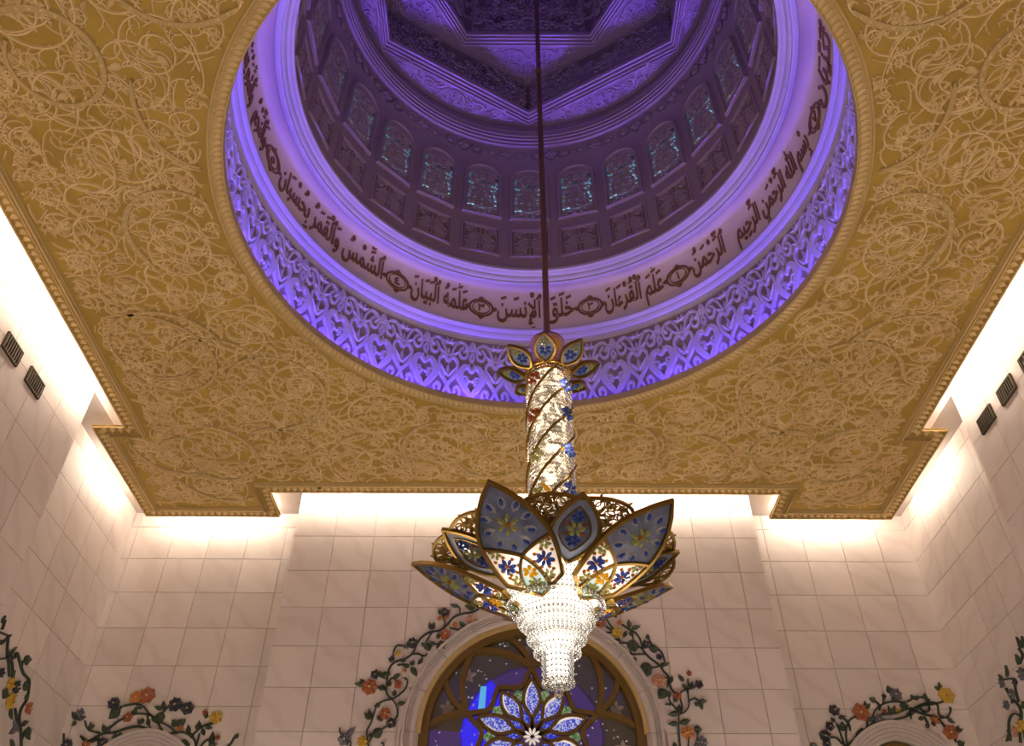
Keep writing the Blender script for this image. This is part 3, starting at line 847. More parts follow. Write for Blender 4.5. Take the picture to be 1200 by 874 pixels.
# ------------------------------------------------------------------ windowed drum
drum = lathe('wall_dome', [(.4205, 1.3400), (.4205, 1.5400), (.4195, 1.6200), (.4160, 1.6900), (.4100, 1.7400), (.4060, 1.7720)], PLASTER, 144, True)
RD = .4203*S
dm0 = on_drum(RD, (0, 0))
def rdr(v):                                  # drum radius (metres) at world height v
    z = (v-EYE)/S
    pr = [(1.34, .4205), (1.54, .4205), (1.62, .4195), (1.69, .4160), (1.74, .4100), (1.78, .4060)]
    for (a, ra), (b, rb) in zip(pr, pr[1:]):
        if z <= b: return (ra+(rb-ra)*(max(z, a)-a)/(b-a))*S
    return .406*S
def dm(u, v, h): 
    a = u/RD; r = rdr(v)-h
    return (r*sin(a), r*cos(a), v)
NW = 24; UWD = 2*pi*RD/NW
wz0, wz1 = 1.512*S+EYE, 1.688*S+EYE; whw = .475
gz0, gz1 = 1.386*S+EYE, 1.474*S+EYE; ghw = .50
zsp = wz1-whw*.95
arch_out = lambda q: [(-whw*q-.0, wz0-(q-1)*whw*.9)]+[(whw*q*cos(t), zsp+whw*.95*q*sin(t)) for t in [pi-pi*i/14 for i in range(15)]]+[(whw*q, wz0-(q-1)*whw*.9)]
fr = MB(); ribbon(fr, arch_out(1.06), .12, .10, dm, closed=True)
ribbon(fr, arch_out(.95), .04, .06, dm, closed=True)
me_frame = fr.mesh('window_frame'); me_frame.materials.append(PLASTER)
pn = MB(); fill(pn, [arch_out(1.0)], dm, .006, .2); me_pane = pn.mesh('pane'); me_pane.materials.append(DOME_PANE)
lt = MB(); rl = random.Random(5)
poly_w = arch_out(.97)
for k in range(40):
    x = rl.uniform(0, whw); y = rl.uniform(wz0, wz1); sg = rl.choice((-1, 1))
    pts, _ = scroll(x, y, rl.uniform(0, 6.3), rl.uniform(.5, .9), sg/rl.uniform(.15, .4), sg/rl.uniform(.06, .12), .045)
    pts = [p for p in pts if inside(poly_w, *p)]
    if len(pts) < 4: continue
    for s in (1, -1):
        ribbon(lt, [(s*p[0], p[1]) for p in pts], .05, .05, dm, base=.01)
for k in range(60):
    x = rl.uniform(0, whw); y = rl.uniform(wz0, wz1); a = rl.uniform(0, 6.3)
    if inside(poly_w, x, y):
        for s in (1, -1): leaf2(lt, s*x, y, a if s > 0 else pi-a, .15, .08, .05, dm, n=4)
me_lat = lt.mesh('lattice'); me_lat.materials.append(PLASTER)
gf = MB()
for q, ww in ((1.0, .10), (.88, .04)):
    ribbon(gf, [(-ghw*q, gz0+(1-q)*ghw), (ghw*q, gz0+(1-q)*ghw), (ghw*q, gz1-(1-q)*ghw), (-ghw*q, gz1-(1-q)*ghw)], ww, .06, dm, closed=True)
me_gf = gf.mesh('grille_frame'); me_gf.materials.append(PLASTER)
gb = MB(); rl = random.Random(8)
for k in range(26):
    x = rl.uniform(.03, ghw*.85); y = rl.uniform(gz0+.1, gz1-.1); sg = rl.choice((-1, 1))
    pts, _ = scroll(x, y, rl.uniform(0, 6.3), rl.uniform(.4, .8), sg/rl.uniform(.15, .3), sg/rl.uniform(.05, .1), .045)
    pts = [p for p in pts if .02 < p[0] < ghw*.86 and gz0+.07 < p[1] < gz1-.07]
    if len(pts) < 4: continue
    for s in (1, -1): ribbon(gb, [(s*p[0], p[1]) for p in pts], .05, .04, dm)
ribbon(gb, [(0, gz0+.06), (0, gz1-.06)], .05, .05, dm)
me_gb = gb.mesh('grille_carving'); me_gb.materials.append(PLASTER)
me_gg = MB(); fill(me_gg, [[(-ghw*.87, gz0+.06), (ghw*.87, gz0+.06), (ghw*.87, gz1-.06), (-ghw*.87, gz1-.06)]], dm, .004, .3)
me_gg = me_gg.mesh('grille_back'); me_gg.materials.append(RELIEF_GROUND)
# plaited knot of the guilloche band
gk = MB(); kz0, kz1 = 1.722*S+EYE, 1.768*S+EYE; km = (kz0+kz1)/2; kh = (kz1-kz0)/2
for s in (1, -1):
    for q in (1, -1):
        ribbon(gk, smooth_path([(0, km+q*kh*.9), (s*.16, km+q*kh*.3), (s*.30, km-q*kh*.6), (s*.48, km-q*kh*.5), (s*.58, km), (s*.48, km+q*kh*.5), (s*.30, km+q*kh*.6), (s*.16, km-q*kh*.3), (0, km-q*kh*.9)], 4), .055, .03, dm)
    dome2(gk, s*.42, km, .08, .04, dm, 8); dome2(gk, s*.66, km, .05, .04, dm, 6)
for a in range(6): leaf2(gk, 0, km, a*pi/3, .17, .10, .04, dm, n=4)
me_gk = gk.mesh('guilloche_knot'); me_gk.materials.append(PLASTER)
NUM = ['first', 'second', 'third', 'fourth', 'fifth', 'sixth', 'seventh', 'eighth', 'ninth', 'tenth', 'eleventh', 'twelfth']
for k in range(NW):
    a = 2*pi*k/NW; rot = (0, 0, -a)
    wn = link('window_%d' % (k+4), me_frame); wn.location = (DC[0], DC[1], 0); wn.rotation_euler = rot
    if k == 0: lab = 'arched lattice window of the dome drum directly behind the hanging rod'
    elif k < 12: lab = 'arched lattice window of the dome drum, %s to the right of the one behind the rod' % NUM[k-1]
    elif k == 12: lab = 'arched lattice window of the dome drum opposite the one behind the rod'
    else: lab = 'arched lattice window of the dome drum, %s to the left of the one behind the rod' % NUM[NW-k-1]
    tag(wn, lab, 'window', 'arched windows round the dome', 'structure')
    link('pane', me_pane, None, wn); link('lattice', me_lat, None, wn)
    for nm, m_ in (('grille_frame', me_gf), ('grille_carving', me_gb), ('grille_back', me_gg)):
        o = link(nm, m_, None, drum); o.location = (DC[0], DC[1], 0); o.rotation_euler = rot
    o = link('guilloche_knot', me_gk, None, drum); o.location = (DC[0], DC[1], 0); o.rotation_euler = (0, 0, -a-pi/NW)

# ------------------------------------------------------------------ star of two hexagons in the cupola
lathe('trim_4', [(.4060, 1.7720), (.3985, 1.7715), (.3985, 1.7790), (.3955, 1.7800), (.3955, 1.7900), (.3930, 1.7920), (.3945, 1.8020), (.3920, 1.8040), (.3920, 1.8140), (.3945, 1.8180), (.3930, 1.8260), (.3960, 1.8300), (.3990, 1.8420), (.4010, 1.8560), (.4050, 1.8605)], PLASTER)
def scroll_fill(mb, poly, mp, n, seed, w, h, rmin, rmax, sym=True, Lk=(.6, 1.6)):
    rr_ = random.Random(seed); xs = [p[0] for p in poly]; ys = [p[1] for p in poly]
    for k in range(n):
        x = rr_.uniform(0 if sym else min(xs), max(xs)); y = rr_.uniform(min(ys), max(ys)); sg = rr_.choice((-1, 1))
        a = rr_.uniform(0, 6.3); L = rr_.uniform(*Lk); k0 = sg/rr_.uniform(rmin*2, rmax); k1 = sg/rr_.uniform(rmin*.5, rmin)
        lf = rr_.random() < .5; la = rr_.uniform(0, 6.3)
        pts, _ = scroll(x, y, a, L, k0, k1, .07)
        o = []
        for p in pts:
            if not inside(poly, *p): break
            o.append(p)
        if len(o) < 4: continue
        for s in ((1, -1) if sym else (1,)):
            ribbon(mb, [(s*p[0], p[1]) for p in o], lambda t: w*(1-.3*t), h, mp)
            if lf: leaf2(mb, s*o[0][0], o[0][1], la if s > 0 else pi-la, w*4, w*2, h, mp, n=5)
ZSP = 1.860
spand = MB(); circ = [(.4065*sin(2*pi*k/96), .4065*cos(2*pi*k/96)) for k in range(96)]
hexa = lambda rv, ph=0.0: [(rv*sin(pi/3*k+ph), rv*cos(pi/3*k+ph)) for k in range(6)]
cm2 = lambda z: (lambda u, v, h: (DC[0]+u, DC[1]+v, z*S+EYE-h))
fill(spand, [[(x*S, y*S) for x, y in circ], [(x*S, y*S) for x, y in hexa(.3995)]], cm2(ZSP), 0.0)
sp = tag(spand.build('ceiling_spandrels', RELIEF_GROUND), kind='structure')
mb = MB(); poly = [(s*.40*S*sin(t), .40*S*cos(t)) for s, t in [(-1, R(25)), (-1, R(12)), (1, 0), (1, R(12)), (1, R(25))]]
a_ = .3995*S*cos(pi/6)
poly = [(-.175*S, a_+.03)]+[(.39*S*sin(R(t)), .39*S*cos(R(t))) for t in (-24, -16, -8, 0, 8, 16, 24)]+[(.175*S, a_+.03)]
scroll_fill(mb, poly, lambda u, v, h: (u, v, ZSP*S+EYE-h), 60, 3, .085, .07, .14, .5)
me = mb.mesh('spandrel_carving'); me.materials.append(PLASTER)
for k in range(6):
    o = link('spandrel_carving', me, None, sp); o.location = (DC[0], DC[1], 0); o.rotation_euler = (0, 0, -pi/3*(k+.5))
def hexl(name, pr, m, ph, kind='structure'):
    mb = MB(); mb.lathe(prof(pr), 6, DC, ph); o = mb.build(name, m); o['kind'] = kind; return o
hexl('trim_5', [(.3995, 1.8600), (.3960, 1.8560), (.3920, 1.8560), (.3915, 1.8640), (.3880, 1.8640), (.3870, 1.8730), (.3835, 1.8740), (.3820, 1.8830), (.3780, 1.8840), (.3770, 1.8960), (.3900, 1.8980), (.4050, 1.8980)], PLASTER, 0.0)
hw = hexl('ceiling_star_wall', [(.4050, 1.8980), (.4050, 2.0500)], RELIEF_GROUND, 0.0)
mb = MB(); aw = .4050*S*cos(pi/6)-.01
side = .4050*S
poly = [(-side/2+.1, 1.905*S+EYE), (side/2-.1, 1.905*S+EYE), (side/2-.1, 2.045*S+EYE), (-side/2+.1, 2.045*S+EYE)]
scroll_fill(mb, poly, lambda u, v, h: (u, aw-h, v), 95, 4, .07, .06, .11, .4)
me = mb.mesh('star_wall_carving'); me.materials.append(PLASTER)
for k in range(6):
    o = link('star_wall_carving', me, None, hw); o.location = (DC[0], DC[1], 0); o.rotation_euler = (0, 0, -pi/3*(k+.5))
mb = MB(); fill(mb, [[(x*S, y*S) for x, y in hexa(.4050)], [(x*S, y*S) for x, y in hexa(.3350, pi/6)]], cm2(2.050), 0.0)
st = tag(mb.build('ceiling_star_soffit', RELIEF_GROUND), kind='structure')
mb = MB(); a2 = .3350*S*cos(pi/6)
poly = [(-.155*S, a2+.06), (.155*S, a2+.06), (0, .395*S)]
scroll_fill(mb, poly, lambda u, v, h: (u, v, 2.050*S+EYE-h), 70, 6, .085, .07, .14, .5)
me = mb.mesh('star_soffit_carving'); me.materials.append(PLASTER)
for k in range(6):
    o = link('star_soffit_carving', me, None, st); o.location = (DC[0], DC[1], 0); o.rotation_euler = (0, 0, -pi/3*k)
hexl('trim_6', [(.3350, 2.0500), (.3330, 2.0440), (.3280, 2.0440), (.3270, 2.0520), (.3230, 2.0530), (.3220, 2.0620), (.3180, 2.0630), (.3170, 2.0720), (.3130, 2.0730), (.3120, 2.0850), (.3300, 2.0870), (.3330, 2.0870)], PLASTER, pi/6)
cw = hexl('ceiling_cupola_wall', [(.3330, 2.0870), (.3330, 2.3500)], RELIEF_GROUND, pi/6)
mb = MB(); aw2 = .3330*S*cos(pi/6)-.01; side = .3330*S
poly = [(-side/2+.15, 2.095*S+EYE), (side/2-.15, 2.095*S+EYE), (side/2-.15, 2.34*S+EYE), (-side/2+.15, 2.34*S+EYE)]
scroll_fill(mb, poly, lambda u, v, h: (u, aw2-h, v), 120, 9, .08, .06, .12, .4)
for x in (-side/2+.25, 0, side/2-.25): ribbon(mb, [(x, 2.10*S+EYE), (x, 2.34*S+EYE)], .07, .07, lambda u, v, h: (u, aw2-h, v))
for z in (2.10, 2.115): ribbon(mb, [(-side/2+.1, z*S+EYE), (side/2-.1, z*S+EYE)], .07, .07, lambda u, v, h: (u, aw2-h, v))
me = mb.mesh('cupola_wall_carving'); me.materials.append(PLASTER)
for k in range(6):
    o = link('cupola_wall_carving', me, None, cw); o.location = (DC[0], DC[1], 0); o.rotation_euler = (0, 0, -pi/3*k)
mb = MB(); mb.lathe(prof([(.3330, 2.3500), (.02, 2.42), (0, 2.42)]), 6, DC, pi/6); tag(mb.build('ceiling_cupola', PLASTER), kind='structure')

# ------------------------------------------------------------------ stone arches and windows
def arch_sector(name, parent, cx, cz, prf, a0, a1, y, n=6, mat_=STONE):
    """moulded stone block: profile (radius, proud) swept from angle a0 to a1 in the wall plane y"""
    mb = MB(); p = len(prf); vs = []
    for i in range(n+1):
        a = a0+(a1-a0)*i/n
        for r, d in prf: vs.append((cx*S+r*S*cos(a), y*S-d*S, cz*S+EYE+r*S*sin(a)))
    fs = [(i*p+k, (i+1)*p+k, (i+1)*p+(k+1) % p, i*p+(k+1) % p) for i in range(n) for k in range(p)]
    fs += [tuple(range(p)), tuple(n*p+k for k in range(p-1, -1, -1))]
    mb.add(vs, fs); return mb.build(name, mat_, parent)
PRF = [(.2375, -.02), (.2375, .0075), (.2347, .0095), (.2322, .0095), (.2313, .0055), (.2285, .0075), (.2276, .0035), (.2250, .0055), (.2241, .0020), (.2200, .0040), (.2150, .0040), (.2120, .0010), (.2070, -.006), (.2070, -.03)]
surround = empty('trim_7', W(ACX, YC, ACZ)); surround['kind'] = 'structure'
surround.location = (0, 0, 0)
NV = 9
for k in range(NV):
    a0, a1 = pi*k/NV, pi*(k+1)/NV; g = .0022
    arch_sector('voussoir', surround, ACX, ACZ, PRF, a0+g, a1-g, YC, 5)
for s in (1, -1):
    for k in range(3):
        z1 = ACZ-.12*k-.0006; z0 = z1-.1185
        mb = MB(); vs = []
        for z in (z0, z1):
            for r, d in PRF: vs.append((ACX*S+s*r*S, YC*S-d*S, z*S+EYE))
        p = len(PRF); mb.add(vs, [(k2, (k2+1) % p, p+(k2+1) % p, p+k2) for k2 in range(p)]+[tuple(range(p)), tuple(range(2*p-1, p-1, -1))])
        mb.build('jamb_stone', STONE, surround)

# rose window
YWN = YC+.024
rose = empty('window_1'); tag(rose, 'large round-headed rose window of blue glass and bronze bars below the chandelier', 'window', None, 'structure')
wm = on_wall_y(YWN*S)
def RP(r, deg): return ((ACX+r*cos(R(deg)))*S, (ACZ+r*sin(R(deg)))*S+EYE)
BW, BH = .15, .14
mb = MB(); ribbon(mb, [RP(.1985, 180*i/48) for i in range(49)]+[], .24, .20, wm, base=-.1, top=.85)
for s in (0, 180):
    ribbon(mb, [RP(.1985, s), (RP(.1985, s)[0], (ACZ-.36)*S+EYE)], .24, .20, wm, base=-.1, top=.85)
mb.build('outer_frame', BRONZE, rose)
mb = MB(); ribbon(mb, [RP(.2068, 180*i/48) for i in range(49)], .10, .30, wm, base=-.1, top=.9); mb.build('reveal_moulding', GOLD_TRIM, rose)
rbar = random.Random(2)
def bar(name, pts, wd=BW):
    mb = MB(); ribbon(mb, pts, wd, BH*(wd/BW)**.5+rbar.uniform(-.012, .012), wm, base=-.06, top=.8); return mb.build(name, BRONZE, rose)
rN, rC = .1275, .1085
def curve(p, q, bulge, n=9):
    """arc from p to q, bulging by a share of its length to the left"""
    dx, dy = q[0]-p[0], q[1]-p[1]; m = ((p[0]+q[0])/2-dy*bulge*2, (p[1]+q[1])/2+dx*bulge*2); return bez(p, m, q, n)
nodes = [90+72*k for k in range(5)]
def vis(*ps): return any(p[1] > (ACZ-.19)*S+EYE for p in ps)
for t in nodes:
    N_ = RP(rN, t)
    for s in (1, -1):
        A_ = RP(.194, t+s*14); B_ = RP(.194, t+s*36); C_ = RP(rC, t+s*36)
        if A_[1] > (ACZ)*S+EYE: bar('tracery_bar', curve(N_, A_, s*-.10))
        if B_[1] > (ACZ)*S+EYE: bar('tracery_bar', curve(N_, B_, s*-.12))
        bar('tracery_bar', smooth_path([N_, RP(.107, t+s*5.5), RP(.0945, t+s*11), RP(.0935, t+s*19), RP(.1005, t+s*28), C_], 3), .12)
# ten petals, two rings of interlaced leaf bars
for k in range(10):
    t = 90+36*k; r1 = .1060 if k % 2 == 0 else .0980
    for s in (1, -1):
        bar('petal_bar', bez(RP(.034, t), RP(.072, t+s*26), RP(r1, t), 10), .085)
    for s in (1, -1):
        bar('inner_petal_bar', bez(RP(.018, t+18), RP(.042, t+18+s*24), RP(.066, t+18), 8), .05)
def petal_poly(r0, r1, t, spread, q=1.0): 
    a = bez(RP(r0, t), RP((r0+r1)*.5*.98, t+spread), RP(r1, t), 10); b = bez(RP(r1, t), RP((r0+r1)*.5*.98, t-spread), RP(r0, t), 10); return a+b[1:-1]
def pane(name, poly, m, h):
    mb = MB(); prism2(mb, poly, wm, h-.02, h); return mb.build(name, m, rose)
for k in range(10):
    t = 90+36*k; r1 = .1060 if k % 2 == 0 else .0980
    pane('petal_pane', petal_poly(.036, r1-.003, t, 23), PANE_PETAL, .03)
    pane('inner_petal_pane', petal_poly(.018, .063, t+18, 22), PANE_INNER, .02)
    pane('leaf_pane', [RP(.066, t+18), RP(.082, t+11), RP(.092, t+18), RP(.082, t+25)], PANE_GREEN, .012)
    mb = MB(); half = bez(RP(.037, t), RP((.036+r1)*.49, t+20), RP(r1-.005, t), 16)
    for p in half: dome2(mb, p[0], p[1], .032, .04, wm, 6, .03)
    tag(mb.build('bead_edging', PEARL, rose), kind='stuff')
mb = MB()
for q in range(10): gem2(mb, *RP(.003, 36*q), R(36*q), .17, .06, .05, wm, .03)
tag(mb.build('centre_crystals', PEARL, rose), kind='stuff')
for k in range(10):                           # middle ring, between the star outline and the outer bars
    t = 90+36*k
    blue = k in (1, 2, 3, 8, 9) 
    a = [RP(.088, t+18-14), RP(.10, t+18), RP(.088, t+18+14)]
    pane('field_pane', [RP(.055, t), RP(.055, t+36)]+[RP(.132, t+36), RP(.134, t+18), RP(.132, t)], PANE_BLUE if k in (1, 2, 3) else PANE_VIOLET, -.02)
for t in nodes:
    for q, (d0, d1) in enumerate(((-36, -14), (-14, 14), (14, 36))):
        pol = [RP(.128, t+d0+(d1-d0)*i/5) for i in range(6)]+[RP(.196, t+d1-(d1-d0)*i/5) for i in range(6)]
        if max(p[1] for p in pol) < (ACZ-.0)*S+EYE: continue
        m_ = PANE_DARK
        ang = (t+(d0+d1)/2) % 360
        if ang in (149.0, 173.0) or abs(ang-187) < 2: m_ = PANE_VIOLET
        pane('outer_pane', pol, m_, -.02)
        if q == 1 or q == 0:
            cx_, cz_ = RP(.166, t+(d0+d1)/2); mb = MB()
            for j in range(5): leaf2(mb, cx_, cz_, j*2*pi/5+.3, .20, .11, .015, wm, base=-.018, n=5)
            mb.build('etched_flower', ETCH, rose)
pane('cyan_glow_strip', [((ACX+q)*S, (ACZ+v)*S+EYE) for q, v in ((-.101, .050), (-.088, .050), (-.086, .093), (-.097, .093))], GLOW_CYAN, .002)  # cyan light showing in the window, put in as a glowing strip
mb = MB(); prism2(mb, [((ACX-.19)*S, (ACZ-.36)*S+EYE), ((ACX+.19)*S, (ACZ-.36)*S+EYE), ((ACX+.19)*S, ACZ*S+EYE), ((ACX-.19)*S, ACZ*S+EYE)], wm, -.06, -.04); mb.build('lower_pane', PANE_VIOLET, rose)
mb = MB(); mb.box(W(ACX, YB+.05, .4), (.6*S, .02*S, 1.2*S)); mb.build('dark_backing', BLACK)['kind'] = 'structure'  # plain black sheet standing behind the window opening

# pointed niche windows at the two sides
def niche_window(n, cx, zc, label):
    w_ = empty('window_%d' % n); tag(w_, label, 'window', None, 'structure')
    m_ = on_wall_y(YB*S)
    f0 = pointed(cx, zc, NHALF, NRISE)
    def off(d, k=28):
        """the pointed outline moved inwards by d"""
        rr_ = (NHALF**2+NRISE**2)/(2*NHALF); out = []
        r_ = rr_-d; xc = cx-(NHALF-rr_)*-1
        # right arc centre at cx + half - rr ; left arc mirrored
        top = sqrt(max(1e-6, r_*r_-(rr_-NHALF)**2)); aT = atan2(top, rr_-NHALF)
        for i in range(k+1):
            a = aT*i/k; out.append((cx+NHALF-rr_+r_*cos(a), zc+r_*sin(a)))
        return out
    def loop(d):
        a = off(d); b = [(2*cx-x, z) for x, z in a[::-1]][1:]
        return [(x*S, z*S+EYE) for x, z in a+b]
    for i, (d, pr) in enumerate(((.0035, .10), (.0105, .08), (.0175, .06), (.0245, .045), (.0315, .02))):
        mb = MB(); ribbon(mb, loop(d), .095, pr, m_, base=-.25, top=.82); mb.build('stone_moulding', STONE, w_)
    mb = MB(); ribbon(mb, loop(.043), .16, -.06, m_, base=-.3, top=.8); mb.build('bronze_frame', BRONZE, w_)
    lp = loop(.045); mb = MB(); prism2(mb, lp, m_, -.27, -.25); mb.build('pane', PANE_DARK, w_)
    mb = MB()
    ribbon(mb, [(cx*S, zc*S+EYE), (cx*S, (zc+NRISE)*S+EYE-.5)], .1, -.12, m_, base=-.3)
    mb.build('mullion', BRONZE, w_)
    return w_
niche_window(2, NLX, NZC-.022, 'pointed stone window arch in the left niche, only its tip in view')
niche_window(3, NRX, NZC, 'pointed stone window arch in the right niche with a bronze frame inside')
# the big opening below: outside dark backing already stands behind

# ------------------------------------------------------------------ chandelier
chand = empty('chandelier', W(CH[0], CH[1], .2930))
tag(chand, 'lit lotus chandelier of blue glass petals and stepped crystals hanging on a long rod', 'chandelier')
def ch_build(mb, name, m, parent=None, smooth=False):
    """meshes are laid out in world metres; the parts keep that through the parent inverse"""
    o = mb.build(name, m, None, smooth)
    attach(o, parent or chand); return o
def attach(o, p):
    o.parent = p; o.matrix_parent_inverse = (world_of(p)).inverted()
def world_of(p):
    return Matrix.Translation(chand.location)          # every part sits at the origin under the chandelier's Empty
def attach(o, p):
    o.parent = p
    if p is chand: o.location = -chand.location
CC = Vector((CH[0]*S, CH[1]*S, 0))
CP = (CC.x, CC.y)
def clathe(name, pr, m, n=40, smooth=True, parent=None):
    mb = MB(); mb.lathe(prof(pr), n, CP); return ch_build(mb, name, m, parent, smooth)
ZZ = lambda z: z*S+EYE
mb = MB(); mb.tube([(CP[0], CP[1], ZZ(.744)), (CP[0], CP[1], ZZ(1.5)), (CP[0], CP[1], ZZ(2.40))], .052, 10); ch_build(mb, 'rod', ROD)
clathe('cup', [(.0045, .7500), (.0190, .7450), (.0218, .7420), (.0222, .7370), (.0190, .7250), (.0165, .7080), (.0190, .6950), (.0250, .6890)], BRASS)
clathe('collar', [(.0250, .6930), (.0290, .6915), (.0300, .6880), (.0290, .6845), (.0270, .6835)], BRASS)
clathe('rod_joint', [(.0043, 1.402), (.0062, 1.405), (.0062, 1.411), (.0043, 1.414)], BRASS, 12)

def petal_map(az, r0, z0, r1, z1, curl=.25, cup=.0):
    d = Vector((sin(az), -cos(az), 0)); l = Vector((cos(az), sin(az), 0))
    L = sqrt((r1-r0)**2+(z1-z0)**2)*S
    tan = Vector(((r1-r0)*S, (z1-z0)*S)).normalized()
    nrm = d*tan.y - Vector((0, 0, 1))*tan.x                      # the face looked at from below
    def f(u, v, h):
        t = u/L; zz = z0+(z1-z0)*((1-curl)*t+curl*t*t)
        p = CC+d*((r0+(r1-r0)*t)*S)+l*v+Vector((0, 0, ZZ(zz)+cup*v*v))
        return p+nrm*h
    return f, L
def star_flower(mb, x, y, r, n, h, mp, a0=0.0, wd=.42):
    for k in range(n):
        a = a0+2*pi*k/n; gem2(mb, x+cos(a)*r*.14, y+sin(a)*r*.14, a, r*.86, r*wd*1.1, h, mp)
def bead(mb, x, y, r, mp): dome2(mb, x, y, r, r*.9, mp, 6)

def petal_big(az):
    mp, L = petal_map(az, .032, .3800, .150, .4400, .22, .10)
    P_ = lambda t, w_: (t*L, w_)
    half = [(.15, .35), (.24, .39), (.35, .42), (.46, .435), (.57, .425), (.68, .375), (.79, .285), (.90, .155), (1.0, .0)]
    left = [P_(t, -x) for t, x in half]; right = [P_(t, x) for t, x in half]
    out = [P_(0, 0)]+right+left[::-1][1:]
    mb = MB(); ribbon(mb, out, .055, .032, mp, base=-.012, closed=True, top=.75)
    fr_ = ch_build(mb, 'lotus_petal', GILT)
    X = P_(.385, 0); EL, ER = P_(.50, -.435), P_(.50, .435)
    b1 = bez(EL, P_(.47, -.17), X, 8); b1b = bez(X, P_(.26, .16), P_(.065, .155), 6)
    b2 = bez(ER, P_(.47, .17), X, 8); b2b = bez(X, P_(.26, -.16), P_(.065, -.155), 6)
    for pts in (b1+b1b[1:], b2+b2b[1:]):
        mb = MB(); ribbon(mb, pts, .042, .03, mp, base=-.01, top=.75); ch_build(mb, 'glazing_bar', GILT, fr_)
    def side(s): return [P_(t, s*x) for t, x in half]
    blue = b1+b2[::-1][1:]+[P_(t, x) for t, x in half if t > .50]+[P_(t, -x) for t, x in half[::-1] if .50 < t < 1]
    mb = MB(); fill(mb, [blue], mp, .0, .12); ch_build(mb, 'blue_pane', BLUE_GLASS, fr_)
    for s, bA, bB in ((-1, b1, b2b), (1, b2, b1b)):
        pol = [P_(.15, s*.35)]+[P_(t, s*x) for t, x in half if .15 < t < .5]+bA+bB[1:]
        mb = MB(); fill(mb, [pol], mp, .0, .12); ch_build(mb, 'white_pane', WHITE_GLASS, fr_)
    mb = MB(); fill(mb, [b1b+[P_(0, 0)]+b2b[::-1][:-1]], mp, .0, .1); ch_build(mb, 'lower_pane', GREEN_GLASS, fr_)
    c = P_(.655, 0)
    mb = MB(); star_flower(mb, c[0], c[1], .145, 6, .045, mp, .3, .33); ch_build(mb, 'green_jewel_flower', PERIDOT, fr_)
    for k in range(10):
        mb = MB(); mr = MB()
        a = 2*pi*k/10+.15; x, y = c[0]+cos(a)*.17*1.1, c[1]+sin(a)*.165
        gem2(mr, x, y, a, .165, .10, .018, mp); gem2(mb, x+cos(a)*.045, y+sin(a)*.045, a, .11, .064, .045, mp)
        ch_build(mr, 'drop_setting', RIM_GLASS, fr_); ch_build(mb, 'blue_drop_jewel', SAPPHIRE, fr_)
    am = MB()
    def fl(p, r, n, h, a0, wd, nm, m_):
        q = MB(); star_flower(q, *p, r, n, h, mp, a0, wd); ch_build(q, nm, m_, fr_)
    for s in (-1, 1):
        fl(P_(.315, s*.235), .118, 7, .045, .2*s, .36, 'blue_jewel_flower', SAPPHIRE)
        fl(P_(.44, s*.31), .085, 6, .03, 0, .42, 'pale_green_jewel_flower', PERIDOT); fl(P_(.175, s*.195), .085, 6, .03, 0, .42, 'pale_green_jewel_flower', PERIDOT)
        for t, x in ((.37, .355), (.28, .315), (.21, .275), (.46, .37), (.37, .14), (.25, .155), (.40, .24), (.31, .10), (.235, .24), (.14, .22)): bead(am, *P_(t, s*x), .026, mp)
        bead(am, *P_(.315, s*.235), .03, mp)
    fl(P_(.235, 0), .10, 6, .04, .2, .5, 'yellow_jewel_flower', TOPAZ); fl(P_(.11, 0), .11, 8, .03, 0, .35, 'pale_green_jewel_flower', PERIDOT)
    bead(am, *c, .035, mp); bead(am, *P_(.11, 0), .025, mp)
    tag(ch_build(am, 'amber_beads', AMBER, fr_), kind='stuff')
def almond_poly(mp, L, hw, q=1.0, t0=0.0, t1=1.0, n=14):
    c = (t0+t1)/2
    ts = [c+(t-.5)*(t1-t0)*q for t in [i/n for i in range(n+1)]]
    w_ = [hw*q*sin(pi*(i/n)**.92)**.9 if 0 < i < n else 0 for i in range(n+1)]
    return [(t*L, x) for t, x in zip(ts, w_)]+[(t*L, -x) for t, x in list(zip(ts, w_))[::-1][1:-1]]
def petal_almond(az):
    mp, L = petal_map(az, .0560, .4020, .1265, .4340, .2, .06)
    hw = .285
    mb = MB(); ribbon(mb, almond_poly(mp, L, hw), .05, .032, mp, base=-.012, closed=True, top=.75)
    fr_ = ch_build(mb, 'almond_petal', GILT)
    mb = MB(); fill(mb, [almond_poly(mp, L, hw), almond_poly(mp, L, hw, .66)], mp, 0); ch_build(mb, 'blue_border_pane', PALE_BLUE_GLASS, fr_)
    mb = MB(); fill(mb, [almond_poly(mp, L, hw, .66)], mp, .0, .1); ch_build(mb, 'blue_pane', BLUE_GLASS, fr_)
    mb = MB(); ribbon(mb, almond_poly(mp, L, hw, .66), .018, .03, mp, closed=True); ch_build(mb, 'glazing_bar', GILT, fr_)
    am = MB()
    for t, r_, nm, m_ in ((.52, .115, 'green_jewel_flower', PERIDOT), (.69, .085, 'blue_jewel_flower', SAPPHIRE), (.345, .095, 'blue_jewel_flower', SAPPHIRE)):
        q = MB(); star_flower(q, t*L, 0, r_, 6, .045, mp, .5); ch_build(q, nm, m_, fr_)
    for t, x in ((.58, .105), (.43, .105)):
        for s in (-1, 1): bead(am, t*L, s*x, .027, mp)
    tag(ch_build(am, 'amber_beads', RUBY, fr_), kind='stuff')
